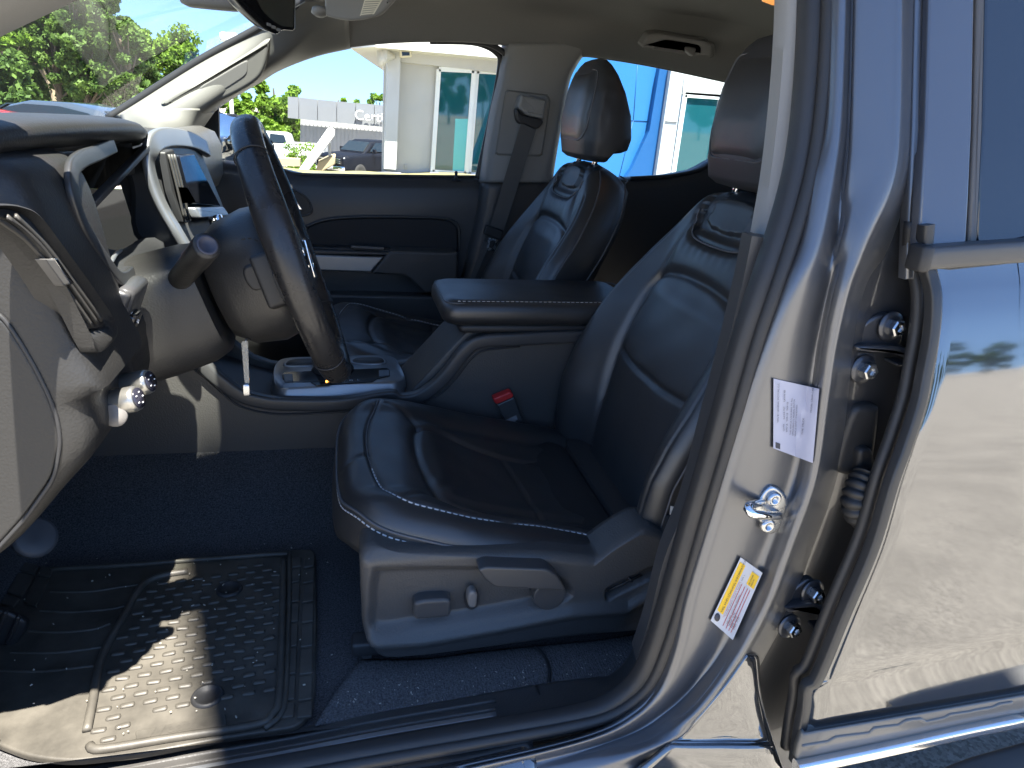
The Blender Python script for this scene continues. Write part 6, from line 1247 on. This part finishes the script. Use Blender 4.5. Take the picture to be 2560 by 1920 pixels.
# ---- trees
LEAF = {}
def leafmat(name, c1, c2):
    m = bpy.data.materials.new(name); m.use_nodes = True; nt = m.node_tree; b = nt.nodes['Principled BSDF']; L = nt.links
    oi = _n(nt, 'ShaderNodeTexCoord'); t = _n(nt, 'ShaderNodeTexNoise'); t.inputs['Scale'].default_value = 1.3; t.inputs['Detail'].default_value = 6; L.new(oi.outputs['Object'], t.inputs['Vector'])
    r = _n(nt, 'ShaderNodeValToRGB'); r.color_ramp.elements[0].color = (*c1, 1); r.color_ramp.elements[1].color = (*c2, 1); r.color_ramp.elements[0].position = .35; r.color_ramp.elements[1].position = .65; L.new(t.outputs['Fac'], r.inputs[0]); L.new(r.outputs[0], b.inputs['Base Color'])
    b.inputs['Roughness'].default_value = .6; b.inputs['Specular IOR Level'].default_value = .25
    tr = _n(nt, 'ShaderNodeBsdfTranslucent'); L.new(r.outputs[0], tr.inputs[0]); mx = _n(nt, 'ShaderNodeMixShader'); mx.inputs[0].default_value = .35; o = nt.nodes['Material Output']
    L.new(b.outputs[0], mx.inputs[1]); L.new(tr.outputs[0], mx.inputs[2]); L.new(mx.outputs[0], o.inputs[0]); return m
L_PINE = leafmat('pine_foliage', (.055, .105, .025), (.12, .19, .05)); L_BROAD = leafmat('broad_foliage', (.085, .16, .015), (.17, .28, .03)); L_DARK = leafmat('dark_foliage', (.05, .10, .02), (.115, .19, .035))
BARK = mat('pale_bark', (.30, .24, .17), .9, bump=('noise', 30, .8, .03), vary=(4, .3)); BARKD = mat('bark', (.12, .09, .065), .9, bump=('noise', 20, .8, .03))
def tree(name, base, h, crown, leafm, label, group, bark=BARKD, n=4200, ls=.28, trunk_r=.16, seed=0, clumps=26, flat=1.0):
    """crown: list of (dx, dy, z centre, rx, rz) lobes as fractions of h"""
    rg = np.random.default_rng(seed); t = empty(name, tuple(base), label, 'tree', group)
    base = np.asarray(base, float); P = crom([base, base+np.array([rg.normal(0, .02)*h, 0, h*.35]), base+np.array([rg.normal(0, .03)*h, 0, h*.62]), base+np.array([rg.normal(0, .03)*h, 0, h*.80])], 14)
    tb = MB(); tb.add(*tube(P, trunk_r, 8, (0, 1, 0), scale=np.linspace(1, .25, 14)))
    C = []
    for (dx, dy, zc, rx, rz) in crown:
        for _ in range(max(3, int(clumps/len(crown)))):
            d = rg.normal(size=3); d /= np.linalg.norm(d); r = rg.uniform(.45, 1)**.6; C.append((base+np.array([(dx+d[0]*rx*r)*h, (dy+d[1]*rx*r)*h, (zc+d[2]*rz*r)*h]), rg.uniform(.22, .42)*rx*h))
    for c, r in C[::3]:
        z0 = base[2]+max(.25*h, (c[2]-base[2])*.72); k = np.interp(z0, P[:, 2], np.arange(14)); s_ = P[int(k)]; tb.add(*tube(crom([s_, (s_+c)/2+np.array([0, 0, -.02*h]), c], 6), trunk_r*.28, 5, (0, 1, 0), scale=np.linspace(1, .3, 6)))
    tb.build('trunk', bark, t)
    per = n//len(C); V = np.empty((per*len(C), 4, 3)); k = 0
    for c, r in C:
        d = rg.normal(size=(per, 3)); d /= np.linalg.norm(d, axis=1)[:, None]; q = c+d*(r*rg.uniform(.25, 1.08, (per, 1))**.7)*np.array([1, 1, .75*flat])
        a = rg.normal(size=(per, 3)); a /= np.linalg.norm(a, axis=1)[:, None]; b = np.cross(a, rg.normal(size=(per, 3))); b /= np.linalg.norm(b, axis=1)[:, None]
        s_ = ls*rg.uniform(.5, 1.15, (per, 1)); V[k:k+per, 0] = q-a*s_*.5; V[k:k+per, 1] = q+b*s_*.33; V[k:k+per, 2] = q+a*s_*.5; V[k:k+per, 3] = q-b*s_*.33; k += per
    v = V[:k].reshape(-1, 3); me = bpy.data.meshes.new('crown'); me.vertices.add(len(v)); me.vertices.foreach_set('co', v.ravel()); nf = len(v)//4
    me.loops.add(nf*4); me.loops.foreach_set('vertex_index', np.arange(nf*4)); me.polygons.add(nf); me.polygons.foreach_set('loop_start', np.arange(nf)*4); me.update(); me.validate(); me.materials.append(leafm)
    put(bpy.data.objects.new('crown', me), t); return t
def base_at(px, py, Y, z): p = pY(px, py, Y); return np.array([p[0], p[1], z])
GP = 'tall trees beyond the windshield'
def tall(px, ptop, Y, kind, label, seed, w=.13, zc=.72, zr=.24, bark=BARKD, n=12000, tr=.22, ls=.27):
    w = w*1.05
    b = base_at(px, 270, Y, LZ); top = pY(px, ptop-22, Y)[2]; h = (top-b[2])*1.24
    lob = {'pine': [(0, 0, zc, w, zr), (.02, 0, zc+.14, w*.6, zr*.5), (-.02, 0, zc-.1, w*.9, zr*.5)], 'oval': [(0, 0, zc, w, zr), (.03, 0, zc-.12, w*1.1, zr*.8), (-.03, 0, zc+.10, w*.7, zr*.6)], 'ivy': [(0, 0, zc, w, zr), (.0, 0, .35, w*.45, .28), (0, 0, zc+.1, w*.7, zr*.5)]}[kind]
    w = w; return tree('tall_tree', b, h, lob, L_PINE if kind == 'pine' else L_DARK if kind == 'oval' else L_BROAD, label, GP, bark, n, ls, tr, seed, 60)
TT = [(18, 60, 40, 'ivy', 'leafy bright green tree at the left edge beyond the windshield', 1, .16, .62, .30, BARK), (78, 18, 42, 'pine', 'tall pine with bare pale trunk second from the left', 2, .12, .78, .20, BARK), (120, 40, 46, 'pine', 'slim pine just right of the bare pale trunk', 3, .11, .76, .22, BARK),
      (160, 12, 41, 'oval', 'tallest narrow dark tree beyond the windshield', 4, .10, .66, .30, BARKD), (228, 45, 40, 'oval', 'broad rounded tall tree in the middle of the windshield', 5, .14, .66, .28, BARKD), (308, 60, 39, 'oval', 'dark rounded tree nearest the bright windshield reflection', 6, .12, .62, .32, BARKD),
      (20, 170, 34, 'oval', 'dark low tree behind the red car', 8, .24, .5, .4, BARKD), (105, 160, 48, 'oval', 'dark undergrowth tree behind the pale trunks', 9, .26, .5, .42, BARKD), (190, 150, 48, 'oval', 'dark filler tree behind the grey car roof', 10, .26, .5, .42, BARKD), (270, 170, 47, 'oval', 'dark filler tree behind the middle trunks', 11, .26, .5, .42, BARKD), (345, 190, 46, 'ivy', 'light green tree low at the right of the tall stand', 12, .26, .5, .4, BARKD),
      (48, 30, 44, 'oval', 'dark green tall tree left of the bare pale trunk', 16, .13, .66, .30, BARKD), (195, 36, 43, 'oval', 'tall green tree right of the tallest narrow tree', 17, .12, .66, .30, BARKD), (262, 58, 42, 'oval', 'tall green tree between the two rounded trees', 18, .12, .64, .32, BARKD), (335, 100, 43, 'oval', 'shorter green tree at the end of the tall stand', 19, .14, .6, .34, BARKD),
      (-70, 40, 41, 'oval', 'dark tree cut by the left edge of the windshield', 13, .15, .62, .32, BARKD), (400, 140, 55, 'ivy', 'pale green tree above the far pillar edge', 14, .22, .6, .34, BARKD), (455, 130, 52, 'ivy', 'rounded light green tree touching the windshield pillar', 15, .20, .62, .34, BARKD)]
for (px, pt, Y, kd, lb, sd_, w, zc, zr, bk) in TT: tall(px, pt, Y, kd, lb, sd_, w, zc, zr, bk)
GB = 'sunlit trees beyond the side window'
for (px, ptop, Y, w, lb, sd_) in ((585, 205, 50, .30, 'sunlit broad tree behind the exterior mirror', 21), (640, 215, 52, .30, 'sunlit tree left of the silver fascia', 22), (690, 178, 54, .26, 'tallest sunlit tree beside the silver fascia', 23), (735, 190, 58, .24, 'sunlit tree rising above the left end of the fascia', 24), (660, 290, 47, .40, 'low sunlit shrubby tree below the mirror', 25), (845, 222, 75, .22, 'small treetop above the middle of the silver fascia', 26), (898, 240, 80, .18, 'tiny treetop over the lettering', 27), (950, 228, 76, .22, 'small treetop beside the white column', 28)):
    b = base_at(px, 350, Y, LZ); h = pY(px, ptop, Y)[2]-b[2]
    tree('broad_tree', b, h, [(0, 0, .62, w, .34), (.12, 0, .45, w*.9, .3), (-.12, 0, .42, w*.9, .3), (0, 0, .25, w, .2)], L_BROAD, lb, GB, BARKD, 6500, .36, .2, sd_, 40)
tree('shrub', base_at(752, 400, 36, LZ), 1.9, [(0, 0, .5, .42, .42)], L_BROAD, 'clipped green shrub beside the display ramp', None, BARKD, 1800, .12, .04, 31, 16)
# trees across the road behind the photographer, mirrored in the glazing and the door paint
for k in range(16):
    x = -40+k*9.5+RNG.uniform(-3, 3); y = -95+RNG.uniform(-14, 14); h = RNG.uniform(9, 17)
    tree('roadside_tree', (x, y, GZ), h, [(0, 0, .60, .24, .34), (.10, 0, .40, .24, .3), (-.10, 0, .38, .24, .3)], L_DARK, 'roadside tree mirrored in the door paint and glazing', 'roadside trees mirrored in paint and glass', BARKD, 2200, 1.0, .2, 40+k, 26)
# ---- cars beyond the windshield
def car(loc, rz, body, label, k=1.0):
    t = empty('parked_car', loc, label, 'car', 'cars beyond the windshield', rz); M = np.array([[math.cos(rz), -math.sin(rz), 0], [math.sin(rz), math.cos(rz), 0], [0, 0, 1]]); X = lambda P: np.asarray(P, float)*k @ M.T+np.asarray(loc)
    def secs(L):
        R_ = []
        for x, zb, zt, w in L: q = rpoly([(-w, zb), (w, zb), (w, zt-.10), (w-.12, zt), (-w+.12, zt), (-w, zt-.10)], .12, 4); R_.append(np.c_[np.full(len(q), x), q[:, 0], q[:, 1]])
        return loft(R_)
    part = lambda n_, P, m: mesh(n_, X(P[0]), P[1], m, t, True, 40)
    gm = mat('dark_car_glass', (.012, .018, .022), .04, spec=.8)
    part('body', secs([(-2.3, .45, .85, .78), (-2.2, .30, .98, .88), (-.8, .25, .98, .92), (1.0, .25, .95, .92), (2.0, .28, .82, .88), (2.3, .38, .68, .75)]), body)
    part('cabin', secs([(-1.95, .92, .98, .80), (-1.2, .92, 1.32, .66), (-.6, .92, 1.43, .62), (.2, .92, 1.43, .62), (.6, .92, 1.34, .64), (1.35, .9, .96, .76)]), body)
    for s in (-1, 1):
        part('side_window', slab(np.array([(x, s*(.80-.30*(z-.95)), z) for x, z in ((-1.5, 1.02), (-1.1, 1.27), (-.5, 1.36), (.2, 1.36), (.55, 1.28), (1.05, 1.02))]), (0, -s*.02, 0), 0), gm)
        part('mirror', rbox((.75, s*.98, 1.03), (.12, .18, .12), .03), body)
        part('tail_lamp', rbox((-2.22, s*.66, .85), (.1, .32, .12), .03), mat('tail_red', (.45, .02, .02), .2)); part('headlamp', rbox((2.15, s*.62, .70), (.16, .34, .12), .03), mat('headlamp', (.75, .78, .8), .1, spec=.8))
        for x in (1.4, -1.4): wheel(t, X([(x, s*.82, .33)])[0], .33*k, M @ np.array([0, s, 0]), None)
    part('rear_glass', slab(np.array([(-1.86, -.60, 1.03), (-1.28, -.52, 1.30), (-1.28, .52, 1.30), (-1.86, .60, 1.03)])+np.array([-.03, 0, .03]), (.02, 0, -.02), 0), gm)
    part('wind_screen', slab(np.array([(1.22, -.60, 1.02), (.66, -.52, 1.32), (.66, .52, 1.32), (1.22, .60, 1.02)])+np.array([.03, 0, .03]), (-.02, 0, -.02), 0), gm); return t
c1 = pY(150, 300, 16.0); car((c1[0]-.1, 16.4, GZ-.33), math.radians(160), mat('blue_grey_paint', (.10, .125, .16), .2, metal=.6, coat=1.0), 'dark blue-grey car roof just above the dashboard', 1.0)
c2 = pY(0, 300, 15.0); car((c2[0]-.55, 15.0, GZ-.44), math.radians(200), mat('red_paint', (.55, .015, .012), .25, coat=1.0), 'bright red car beside the blue-grey car', .95)
# ---- added, unseen board on a pole behind the camera: its panel shades the seats
SP = empty('added_shade_board', (1.05, -1.3, GZ), 'unseen white board on a pole, added to shade the open doorway', 'sign')
mesh('pole', *tube([(1.05, -1.3, GZ), (1.05, -1.3, 2.5), (1.05, -1.3, 4.75)], .07, 12, (0, 1, 0)), STEEL, SP)
mesh('shade_panel', *rbox((.855, -1.1, 6.0), (1.08, .16, 2.6), .05), WHITE, SP); mesh('panel_bracket', *rbox((1.05, -1.2, 4.78), (.2, .3, .1), .02), STEEL, SP)
# ---- lamp posts
for px, py, Y, lb in ((583, 245, 44, 'white lamp post behind the windshield pillar'),):
    b = base_at(px, 330, Y, LZ); t = empty('lamp_post', tuple(b), lb, 'lamp post'); top = pY(590, 95, Y)[2]; p = np.array([b[0], b[1], b[2]])
    mesh('pole', *tube([p, p+np.array([0, 0, (top-b[2])*.5]), p+np.array([0, 0, top-b[2]])], .11, 8, (0, 1, 0)), WHITE, t); mesh('lamp_head', *rbox(p+np.array([.1, 0, top-b[2]]), (.9, .4, .45), .1), WHITE, t)
